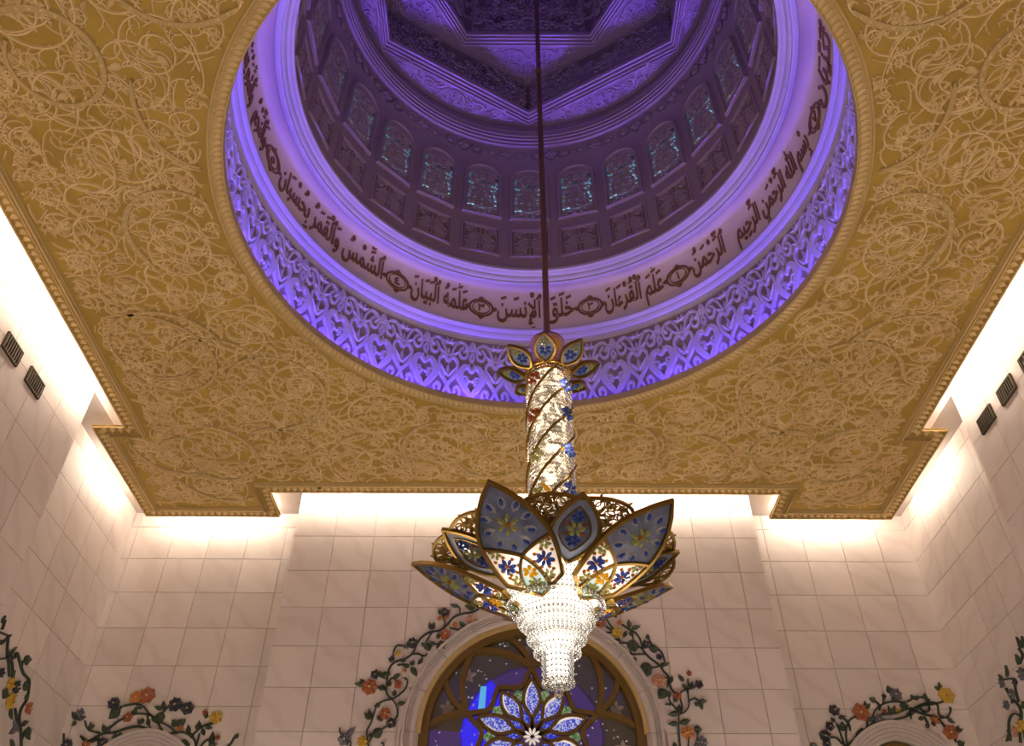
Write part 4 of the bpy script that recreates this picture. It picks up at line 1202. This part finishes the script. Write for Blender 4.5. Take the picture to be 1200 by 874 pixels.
def filigree(az, seed):
    mp, L = petal_map(az, .050, .4120, .1215, .4330, .2, .05)
    half = [(0, .02), (.2, .22), (.4, .42), (.58, .58), (.74, .64), (.88, .60), (.98, .45), (1.02, .24), (.99, .0)]
    o = smooth_path([(t*L, x) for t, x in half], 4); out = o+[(u, -v) for u, v in o[::-1][1:-1]]
    mb = MB(); ribbon(mb, out, .045, .03, mp, closed=True)
    fr_ = ch_build(mb, 'filigree_fan', GILT)
    mb = MB(); rr_ = random.Random(seed)
    for k in range(64):
        x = rr_.uniform(.1, 1)*L; y = rr_.uniform(0, .62); sg = rr_.choice((-1, 1))
        pts, _ = scroll(x, y, rr_.uniform(0, 6.3), rr_.uniform(.25, .6), sg/rr_.uniform(.12, .35), sg/rr_.uniform(.035, .07), .035)
        q = []
        for p in pts:
            if not inside(out, *p) or p[1] < .005: break
            q.append(p)
        if len(q) < 4: continue
        la = rr_.uniform(0, 6.3)
        for s in (1, -1):
            ribbon(mb, [(p[0], s*p[1]) for p in q], .017, .02, mp)
            leaf2(mb, q[0][0], s*q[0][1], s*la, .075, .04, .02, mp, n=4); leaf2(mb, q[len(q)//2][0], s*q[len(q)//2][1], -s*la, .065, .035, .02, mp, n=4)
    o2 = ch_build(mb, 'openwork_vines', GILT, fr_); tag(o2, kind='stuff')
AZ0 = 10.0
for k in range(5): petal_big(R(AZ0+36+72*k))
for k in range(5): petal_almond(R(AZ0+72*k))
for k in range(5): filigree(R(AZ0+72*k), 20+k)

# small crown of eight petals round the collar
for k in range(8):
    az = R(-7+45*k)
    mp, L = petal_map(az, .0285, .6870, .0625, .7010, .2, .15)
    hw = .145
    mb = MB(); ribbon(mb, almond_poly(mp, L, hw, 1, -.05, 1), .04, .04, mp, base=-.02, closed=True, top=.75); fr_ = ch_build(mb, 'crown_petal', GILT)
    mb = MB(); fill(mb, [almond_poly(mp, L, hw, 1, -.05, 1)], mp, 0); ch_build(mb, 'glass_pane', PALE_BLUE_GLASS, fr_)
    bl, gr = MB(), MB(); star_flower(bl, .38*L, 0, .095, 6, .03, mp, 0, .5); star_flower(gr, .68*L, 0, .07, 6, .03, mp)
    ch_build(bl, 'blue_jewel_flower', SAPPHIRE, fr_); ch_build(gr, 'green_jewel_flower', PERIDOT, fr_)

# shaft of crystal strands with gilt spirals
RS0, RS1 = .0262, .0272
mb = MB(); mb.lathe(prof([(.0195, .6830), (.0195, .4150)]), 24, CP); ch_build(mb, 'shaft_lamp', SHAFT_CORE)
mb = MB()
def octa(mb, c, r, hz):
    x, y, z = c
    mb.add([(x, y, z+hz), (x+r, y, z), (x, y+r, z), (x-r, y, z), (x, y-r, z), (x, y, z-hz)],
           [(0, 1, 2), (0, 2, 3), (0, 3, 4), (0, 4, 1), (5, 2, 1), (5, 3, 2), (5, 4, 3), (5, 1, 4)])
rs = random.Random(3)
for k in range(56):
    a = 2*pi*k/56; z = ZZ(.6810)
    while z > ZZ(.4200):
        t = (z-ZZ(.42))/(ZZ(.681)-ZZ(.42)); r = (.0252+.0010*t)*S
        octa(mb, (CP[0]+r*sin(a), CP[1]+r*cos(a), z-rs.uniform(0, .02)), .019, .034); z -= .068
tag(ch_build(mb, 'shaft_crystal_strands', CRYSTAL), kind='stuff')
NB = 5
SL = 2*pi/2.55                                  # radians per metre of rise
for k in range(NB):
    pts = []
    for i in range(61):
        z = .4250+(.6850-.4250)*i/60; a = 2*pi*k/NB + .35 - SL*(ZZ(z)-ZZ(.4250)); r = .0272*S
        pts.append((CP[0]+r*sin(a), CP[1]+r*cos(a), ZZ(z)))
    mb = MB(); mb.tube(pts, .022, 5); ch_build(mb, 'spiral_band', GILT)
def shaft_map(a0): 
    r = .0270*S
    return lambda u, v, h: (CP[0]+(r+h)*sin(a0+u/r), CP[1]+(r+h)*cos(a0+u/r), v)
SF = [(pi-.75, .665, RUBY), (pi-.80, .610, RUBY), (pi-.72, .553, PERIDOT), (pi-.72, .500, PERIDOT), (pi-.70, .444, PERIDOT), (pi+.78, .655, SAPPHIRE), (pi+.80, .612, SAPPHIRE), (pi+.82, .560, SAPPHIRE), (pi+.80, .508, SAPPHIRE), (pi+.82, .455, RUBY), (pi+.02, .505, TOPAZ)]
for a, z, m_ in SF:
    a = 2*pi-a
    mb = MB(); mp = shaft_map(a); 
    if m_ is TOPAZ: gem2(mb, 0, ZZ(z)-.15, 1.0, .32, .07, .04, mp)
    else: star_flower(mb, 0, ZZ(z), .125, 6, .04, mp, .3)
    ch_build(mb, 'shaft_jewel_flower', m_)

# stepped crystal tiers
TIERS = [(.0475, .4160, .3790), (.0440, .4050, .3820), (.0365, .3960, .3640), (.0325, .3800, .3600), (.0278, .3720, .3470), (.0245, .3600, .3440), (.0212, .3560, .3330), (.0140, .3460, .3040)]
for i, (r, z0, z1) in enumerate(TIERS):
    mb = MB(); n = max(14, int(2*pi*r*S/.052)); 
    for k in range(n):
        a = 2*pi*(k+.5*(i % 2))/n; x, y = CP[0]+r*S*sin(a), CP[1]+r*S*cos(a); z = ZZ(z0)
        zend = ZZ(z1)
        while z > zend+.03:
            octa(mb, (x, y, z), .0205, .036); z -= .066
        mb.ball((x, y, zend), .030, 6, 4)
    tag(ch_build(mb, 'crystal_tier', CRYSTAL), kind='stuff')
mb = MB()
for rr_, n in ((.0105, 14), (.0070, 9), (.0035, 5)):
    for k in range(n): mb.ball((CP[0]+rr_*S*sin(2*pi*k/n), CP[1]+rr_*S*cos(2*pi*k/n), ZZ(.3030-.0035*(1-rr_/.0105))), .036, 7, 5)
tag(ch_build(mb, 'base_crystal_balls', CRYSTAL), kind='stuff')
mb = MB(); mb.ball((CP[0], CP[1], ZZ(.2945)), .050, 10, 7, 1.2); ch_build(mb, 'end_crystal', CRYSTAL)
mb = MB(); mb.lathe(prof([(.004, .3075), (.0100, .3080), (.0105, .3400), (.0165, .3410), (.0170, .3500), (.0210, .3510), (.0225, .3660), (.0310, .3680), (.0335, .3830), (.0405, .3840), (.0445, .3860), (.0445, .4110), (.004, .4120)]), 24, CP); ch_build(mb, 'crystal_lamp', CORE_M, None, True)
clathe('hub', [(.0200, .4180), (.0300, .4150), (.0485, .4160), (.0495, .4180), (.0300, .4240), (.0260, .4300)], BRASS)
# lamps among the petals, above the glass
mbb = MB()
for k in range(5):
    for az, r, z in ((AZ0+36+72*k, .056, .4130), ):
        a = R(az); l = bpy.data.lights.new('petal_lamp', 'POINT'); l.energy = BULB; l.color = WARM; l.shadow_soft_size = .07
        o = bpy.data.objects.new('petal_lamp', l); col.objects.link(o); o.parent = chand
        o.location = Vector((CP[0]+r*S*sin(a), CP[1]-r*S*cos(a), ZZ(z)))-chand.location
for z, e in ((.47, .25), (.56, .25), (.65, .25)):      # light of the shaft, outside its crystals
    for k in range(3):
        a = 2*pi*k/3+.5; l = bpy.data.lights.new('shaft_lamp_light', 'POINT'); l.energy = BULB*e; l.color = WARM; l.shadow_soft_size = .06
        o = bpy.data.objects.new('shaft_lamp_light', l); col.objects.link(o); o.parent = chand
        o.location = Vector((CP[0]+.0335*S*sin(a), CP[1]+.0335*S*cos(a), ZZ(z)))-chand.location
for k in range(4):
    a = 2*pi*k/4+.8; l = bpy.data.lights.new('tier_lamp_light', 'POINT'); l.energy = BULB*.4; l.color = WARM; l.shadow_soft_size = .06
    o = bpy.data.objects.new('tier_lamp_light', l); col.objects.link(o); o.parent = chand
    o.location = Vector((CP[0]+.043*S*sin(a), CP[1]+.043*S*cos(a), ZZ(.366)))-chand.location

# ------------------------------------------------------------------ vents, sensor
def vent(wall_map, y, z, label, n=8):
    v = empty('air_vent', wall_map(y*S, z*S+EYE, 0)); tag(v, label, 'vent', 'bronze air vents on the side walls')
    o3 = Vector(wall_map(y*S, z*S+EYE, 0)); mp = lambda u, w_, h: Vector(wall_map(y*S+u, z*S+EYE+w_, h))-o3
    a, b = .30, .17
    mb = MB(); ribbon(mb, [(-a, -b), (a, -b), (a, b), (-a, b)], .045, .05, mp, closed=True, top=.7); mb.build('frame', VENT, v)
    mb = MB(); prism2(mb, [(-a, -b), (a, -b), (a, b), (-a, b)], mp, -.0, .008); mb.build('backing', BLACK, v)
    sm = None
    for k in range(n):
        x = -a+2*a*(k+.5)/n
        if sm is None:
            mb = MB(); q = lambda u, w_, h: Vector(mp(u, w_, h))-Vector(mp(0, 0, 0))
            prism2(mb, [(-.016, -b), (.016, -b), (.016, b), (-.016, b)], q, .008, .045); sm = mb.mesh('slat'); sm.materials.append(VENT)
        o = link('slat', sm, None, v); o.location = Vector(mp(x, 0, 0))-Vector(mp(0, 0, 0))
vw_l = on_wall_left(XL*S+.022); vw_r = on_wall_right(XR*S-.022)
vent(vw_l, .9980, .9175, 'small bronze air vent on the left wall, farther from the niche')
vent(vw_l, 1.0815, .9185, 'small bronze air vent on the left wall, nearer the niche')
vent(vw_r, 1.0190, .9290, 'bronze air vent on the right wall cut by the photo edge')
vent(vw_r, 1.1020, .9290, 'bronze air vent on the right wall, middle of the three')
vent(vw_r, 1.1830, .9290, 'bronze air vent on the right wall, nearest the niche')
mb = MB(); mb.lathe([(0, ZC-.09), (.05, ZC-.07), (.06, ZC-.03), (.085, ZC-.01), (.085, ZC)], 14, (-.407*S, 1.5105*S))
tag(mb.build('ceiling_sensor', BLACK), 'small black sensor on the gilt border of the ceiling panel above the back wall', 'sensor')

# ------------------------------------------------------------------ flowering vines inlaid on the walls
def ray(px, py):
    a = (px-600)/F_PX; b = (437-py)/F_PX
    return _fw+_rt*a+_up*b
def pt_y(px, py, Y):
    d = ray(px, py); k = Y*S/d.y; return (d.x*k, d.z*k+EYE), k
def pt_x(px, py, X):
    d = ray(px, py); k = X*S/d.x; return (d.y*k, d.z*k+EYE), k
def vine_thing(label, crop, stems, flowers, leaves, where, proud=.022):
    ox, oy, sc = crop; kind, val = where
    if kind == 'y': mp0 = on_wall_y(val*S-proud); loc = lambda x, y: pt_y(ox+x/sc, oy+y/sc, val-proud/S)
    elif kind == 'l': mp0 = on_wall_left(val*S+proud); loc = lambda x, y: pt_x(ox+x/sc, oy+y/sc, val+proud/S)
    else: mp0 = on_wall_right(val*S-proud); loc = lambda x, y: pt_x(ox+x/sc, oy+y/sc, val-proud/S)
    (u0, v0), _k = loc(*stems[0][-1]); org = Vector(mp0(u0, v0, 0))
    t = empty('flowering_vine', org); tag(t, label, 'wall inlay', 'flowering vines inlaid round the arches')
    mp = lambda u, v, h: Vector(mp0(u, v, h))-org
    mb = MB()
    for i, s in enumerate(stems):
        P_ = [loc(*p)[0] for p in s]; k = loc(*s[0])[1]
        ribbon(mb, smooth_path(P_, 6), 6.4/sc*k/F_PX*(1.75 if i == 0 else 1.4), .05, mp, top=.6)
    mb.build('stem', STEM_M, t)
    rr_ = random.Random(len(stems)*7+len(flowers))
    for x, y, r, c in flowers:
        (u, v), k = loc(x, y); r = r/sc*k/F_PX*1.18; mb = MB(); n = rr_.choice((6, 7, 8)) if r > .12 else 5; a0 = rr_.uniform(0, 6)
        for j in range(n):
            a = a0+2*pi*j/n; leaf2(mb, u+cos(a)*r*.12, v+sin(a)*r*.12, a, r*.92, r*1.15, .05+.015*(j % 2), mp, n=6, base=.012)
        f = mb.build('flower', FL[c], t)
        if r > .10:
            mb = MB(); dome2(mb, u, v, r*.24, .10, mp, 8); mb.build('flower_centre', EYE_M if c != 'y' else FL['o'], f)
    for l in leaves:
        (u, v), k = loc(l[0], l[1]); (u1, v1), _ = loc(l[2], l[3]); L = sqrt((u1-u)**2+(v1-v)**2)
        wd = L*.46 if len(l) < 5 or l[4] == 's' else L*.8
        L = max(L, .12); wd = max(wd, .09)
        mb = MB(); leaf2(mb, u, v, atan2(v1-v, u1-u), L*1.08, wd*1.15, .045, mp, bend=rr_.uniform(-.12, .12), n=8, base=.012)
        mb.build('leaf', LEAF_M if len(l) < 5 or l[4] != 's' else FL['s'], t)
VALS = {'C': YC, 'B': YB}
vine_thing('flowering vine inlay climbing the left flank of the big round arch', (380,700,5.025), [[(935,50),(880,85),(810,98),(760,120),(720,165),(680,195),(620,207),(575,235),(545,275),(520,330),(480,360),(420,380),(385,415),(372,470),(365,530),(370,570),(400,600)],[(400,600),(440,575),(480,535),(490,490),(470,475)],[(400,600),(425,640),(430,690),(415,720)],[(400,600),(350,610),(310,640),(290,690),(275,740),(250,790),(255,850),(265,890)],[(940,48),(880,45),(850,55)],[(800,100),(795,60),(765,48)],[(700,190),(710,150),(695,110)],[(640,200),(620,230),(600,265)],[(740,180),(790,190),(815,170)],[(520,335),(560,335),(578,360),(560,390)],[(540,330),(590,345),(605,330)],[(480,290),(430,285),(408,320),(410,350)],[(370,480),(340,470),(310,455)],[(365,545),(330,540),(310,525)],[(430,400),(470,395),(500,405)],[(265,850),(300,800),(360,765),(385,750)],[(150,890),(155,850),(120,830)],[(120,820),(95,800),(90,770)],[(380,500),(400,475),(425,490)],[(600,280),(650,275),(680,285)],[(340,890),(352,865),(335,855)]], [(860,130,24,'p'),(712,218,28,'r'),(690,285,26,'k'),(520,270,28,'k'),(712,90,24,'k'),(268,528,40,'r'),(435,512,22,'r'),(358,685,30,'r'),(395,740,26,'k'),(300,455,24,'k'),(225,850,28,'y'),(120,835,33,'s'),(475,432,10,'o'),(437,330,12,'y'),(678,125,12,'o'),(722,118,10,'o'),(770,162,14,'o')], [(895,50,832,55,'b'),(790,50,745,48),(630,190,618,150),(635,190,652,150),(672,245,672,212),(600,268,618,315,'b'),(610,280,648,268,'b'),(600,280,572,275),(505,290,458,290),(795,145,838,182),(885,140,914,138),(405,375,382,365),(405,375,400,345),(505,400,468,410),(510,400,525,380),(510,410,549,460),(578,360,556,396),(340,470,330,435),(345,470,354,440),(240,515,183,510),(240,510,212,488),(348,545,320,525),(348,545,345,515),(378,525,390,498),(410,580,415,548),(410,470,448,458),(430,630,478,620),(330,630,296,645),(270,720,237,682),(272,720,263,662),(310,700,342,728),(265,800,278,825,'b'),(285,820,342,778,'b'),(130,822,177,766,'s'),(390,455,370,448),(480,360,466,372),(690,100,672,72),(690,95,694,65)], ('y', YC))
vine_thing('flowering vine inlay climbing the right flank of the big round arch', (680,700,5.022), [[(245,160),(290,190),(330,215),(355,255),(370,310),(400,350),(440,380),(470,405),(490,435),(520,470),(530,530),(560,565)],[(110,100),(150,125),(180,170),(200,195)],[(55,120),(75,170),(120,205),(190,208)],[(150,170),(190,200)],[(400,240),(430,290),(475,320),(495,370),(490,400)],[(292,315),(305,335),(340,335),(380,335)],[(245,268),(285,270)],[(340,290),(370,305)],[(420,415),(460,408)],[(520,580),(530,620),(560,650),(580,690)],[(500,632),(512,628),(530,635)],[(580,690),(580,740),(580,790),(590,890)],[(580,690),(620,670),(640,630),(635,580),(635,520),(632,480)],[(640,610),(670,595),(700,610)],[(590,560),(620,545),(635,565)],[(590,600),(600,650),(585,690)],[(635,890),(640,820)],[(670,890),(690,820),(685,780)],[(635,540),(600,510)],[(640,540),(670,530),(690,515)],[(300,205),(312,245)],[(505,470),(515,500),(512,530)]], [(165,82,34,'r'),(118,148,27,'r'),(215,208,28,'y'),(218,267,24,'k'),(385,278,22,'k'),(465,490,38,'p'),(572,580,22,'r'),(632,797,34,'o'),(714,855,30,'s'),(698,512,22,'k'),(640,448,14,'r'),(463,350,16,'k'),(230,150,14,'o')], [(200,85,243,96),(195,88,215,118),(290,180,288,133),(300,185,348,165),(272,198,260,237),(285,205,312,225),(272,275,345,288,'b'),(312,250,312,318,'b'),(403,300,460,300,'b'),(398,248,396,226),(320,350,320,396),(425,410,350,428,'b'),(402,408,378,465,'b'),(480,400,520,384),(492,385,478,412),(530,505,536,464),(500,540,462,592,'b'),(510,550,528,585,'b'),(570,590,552,612),(580,685,518,685),(578,675,580,633),(578,745,520,740),(585,742,645,722),(628,535,602,515),(650,535,655,498),(612,492,574,464),(700,610,742,615),(700,615,722,658),(665,775,714,778,'b'),(558,890,556,855),(670,625,700,632)], ('y', YC))
vine_thing('flowering vine inlay arching over the left niche window', (0,700,4.0), [[(385,655),(420,672),(480,640),(540,632),(600,612),(660,605),(710,630),(760,645),(830,632),(870,635),(910,665),(920,710)],[(490,640),(530,600),(575,570),(600,565)],[(610,560),(640,545),(700,550),(730,570)],[(580,510),(630,500),(670,510),(700,545),(740,590),(760,630)],[(730,570),(800,610),(830,640)],[(690,545),(700,600),(720,640)],[(400,580),(415,620),(470,635)],[(620,545),(640,520),(665,520)],[(540,530),(575,512)],[(760,545),(790,510)],[(840,495),(870,510)],[(900,650),(930,620),(960,600),(1000,590)],[(940,700),(970,670),(1010,660)],[(1050,710),(1080,690),(1100,655)],[(300,680),(300,640)],[(470,660),(430,678),(395,670),(378,650)],[(920,700),(935,640)]], [(535,497,24,'k'),(640,470,26,'o'),(690,460,33,'r'),(600,563,20,'r'),(822,503,28,'k'),(880,520,26,'k'),(1012,565,26,'y'),(963,542,12,'r'),(845,617,14,'o'),(378,540,16,'s'),(315,692,22,'k'),(405,692,18,'r'),(480,684,22,'k'),(1022,657,10,'r')], [(362,572,338,538),(360,582,352,588),(360,575,402,560),(424,628,424,588),(415,615,443,598),(495,638,488,596),(500,632,517,605),(565,518,512,562,'b'),(555,642,528,660),(560,635,576,662),(662,592,646,574),(665,592,670,568),(645,530,618,540),(775,560,715,570,'b'),(750,540,748,592,'b'),(762,525,728,510),(765,528,771,486),(830,602,868,572,'b'),(832,602,806,580,'b'),(835,690,888,690,'b'),(905,662,894,634),(885,642,882,600),(932,618,938,580),(935,620,918,600),(948,615,956,648),(962,605,992,616),(965,568,971,540),(990,695,997,634),(978,692,1016,690),(1100,662,1117,643),(700,600,690,570),(745,640,760,620)], ('y', YB))
vine_thing('flowering vine inlay arching over the right niche window', (900,720,4.0), [[(355,620),(400,590),(440,550),(480,520),(510,490),(530,470),(600,462),(660,440),(690,455),(740,470),(790,485),(830,530)],[(370,620),(365,550),(380,500),(410,480),(450,490)],[(430,600),(460,560),(465,500)],[(490,520),(540,500),(600,490),(670,470),(720,430),(780,420),(830,405)],[(480,500),(510,440),(560,412),(620,410),(650,430)],[(650,470),(690,435),(740,415),(790,420),(800,470),(820,480)],[(360,620),(340,560),(320,510)],[(350,610),(320,580),(290,575)],[(340,475),(375,510),(385,545)],[(670,490),(665,450)],[(710,440),(730,455),(755,450),(750,420)],[(800,485),(840,480),(855,450),(850,435)],[(730,480),(750,515)],[(880,600),(870,570)],[(430,590),(415,560),(440,535)],[(540,420),(540,385)],[(580,410),(590,390)],[(650,410),(690,390),(730,390)],[(505,410),(525,430),(520,450)]], [(435,460,35,'r'),(597,375,25,'s'),(835,380,33,'y'),(783,492,20,'r'),(855,553,31,'r'),(310,450,22,'k'),(518,495,22,'s'),(290,525,18,'k'),(268,570,24,'k'),(275,605,18,'k'),(542,383,9,'k'),(545,458,10,'r'),(605,452,10,'y')], [(330,488,358,474),(315,505,298,488),(332,520,364,528,'b'),(350,548,346,506,'b'),(460,442,450,408),(455,442,477,420),(508,408,476,394,'b'),(578,372,558,338,'b'),(580,472,566,432),(583,468,596,432),(618,425,656,432,'b'),(636,448,636,408,'b'),(688,398,668,380),(690,402,700,382),(735,396,733,376),(733,396,757,402),(727,486,706,490),(745,508,749,528),(812,352,800,320),(806,352,780,340),(838,488,872,506),(880,552,907,535),(880,548,891,523),(770,500,776,518),(888,612,918,600,'b'),(465,486,487,498),(428,592,408,570),(430,594,403,592),(195,612,228,612)], ('y', YB))
vine_thing('flowering vine inlay at the left edge, on the niche side wall', (0,700,4.0), [[(30,250),(60,285),(75,260),(90,310),(105,355),(130,385),(130,430),(120,480),(95,520),(85,570),(92,620),(95,710)],[(35,180),(28,250),(35,310),(38,370)],[(30,285),(50,300),(55,370)],[(-20,290),(30,285)],[(65,520),(78,600)],[(95,670),(110,630),(130,610)],[(-10,160),(25,175)],[(5,150),(20,105)],[(5,215),(40,180)],[(95,330),(100,305),(115,295)]], [(45,405,24,'y'),(45,485,32,'y'),(72,420,24,'k'),(130,520,22,'r'),(2,352,18,'k')], [(112,296,140,292,'b'),(112,300,118,284),(105,415,132,415,'b'),(45,272,68,233),(25,195,46,178),(-2,222,12,198),(55,382,60,345),(32,462,10,438,'b'),(45,520,50,568),(78,612,42,632,'s'),(82,627,60,583,'s'),(128,610,130,664,'b'),(98,600,127,578),(62,700,44,672),(115,482,122,462),(5,122,18,88)], ('l', XNL))
vine_thing('flowering vine inlay at the right edge, on the niche side wall', (900,720,4.0), [[(1120,345),(1145,390),(1175,420),(1190,450),(1192,480),(1186,520),(1188,600)],[(1180,160),(1198,190),(1185,230)],[(1110,305),(1140,300),(1162,315),(1165,350),(1180,410)],[(1195,480),(1155,465),(1135,500),(1135,550)],[(1240,200),(1215,250),(1190,275)],[(1215,600),(1200,520)]], [(1100,322,18,'s'),(1162,315,14,'k'),(1192,278,24,'s'),(1148,374,20,'s'),(1122,424,18,'s'),(1162,550,20,'p'),(1192,522,24,'y')], [(1188,160,1172,108),(1195,158,1200,108),(1180,235,1168,190,'b'),(1125,292,1122,242),(1102,312,1088,284),(1162,335,1158,298),(1135,560,1124,592),(1130,540,1140,588),(1195,442,1199,408),(1150,390,1148,410)], ('r', XNR))

# ------------------------------------------------------------------ added fill lights at the floor
for x, y in FILL_LIGHTS:
    lamp_area('floor_fill_light', W(x, y, ZF+.02), 1.2, 1.2, FLOOR_FILL*(.95 if y > 1 else .72), WARM, (-x*.2, .1, 1), 160)
for o in list(bpy.data.objects):
    if o.type == 'EMPTY': o.empty_display_size = .2
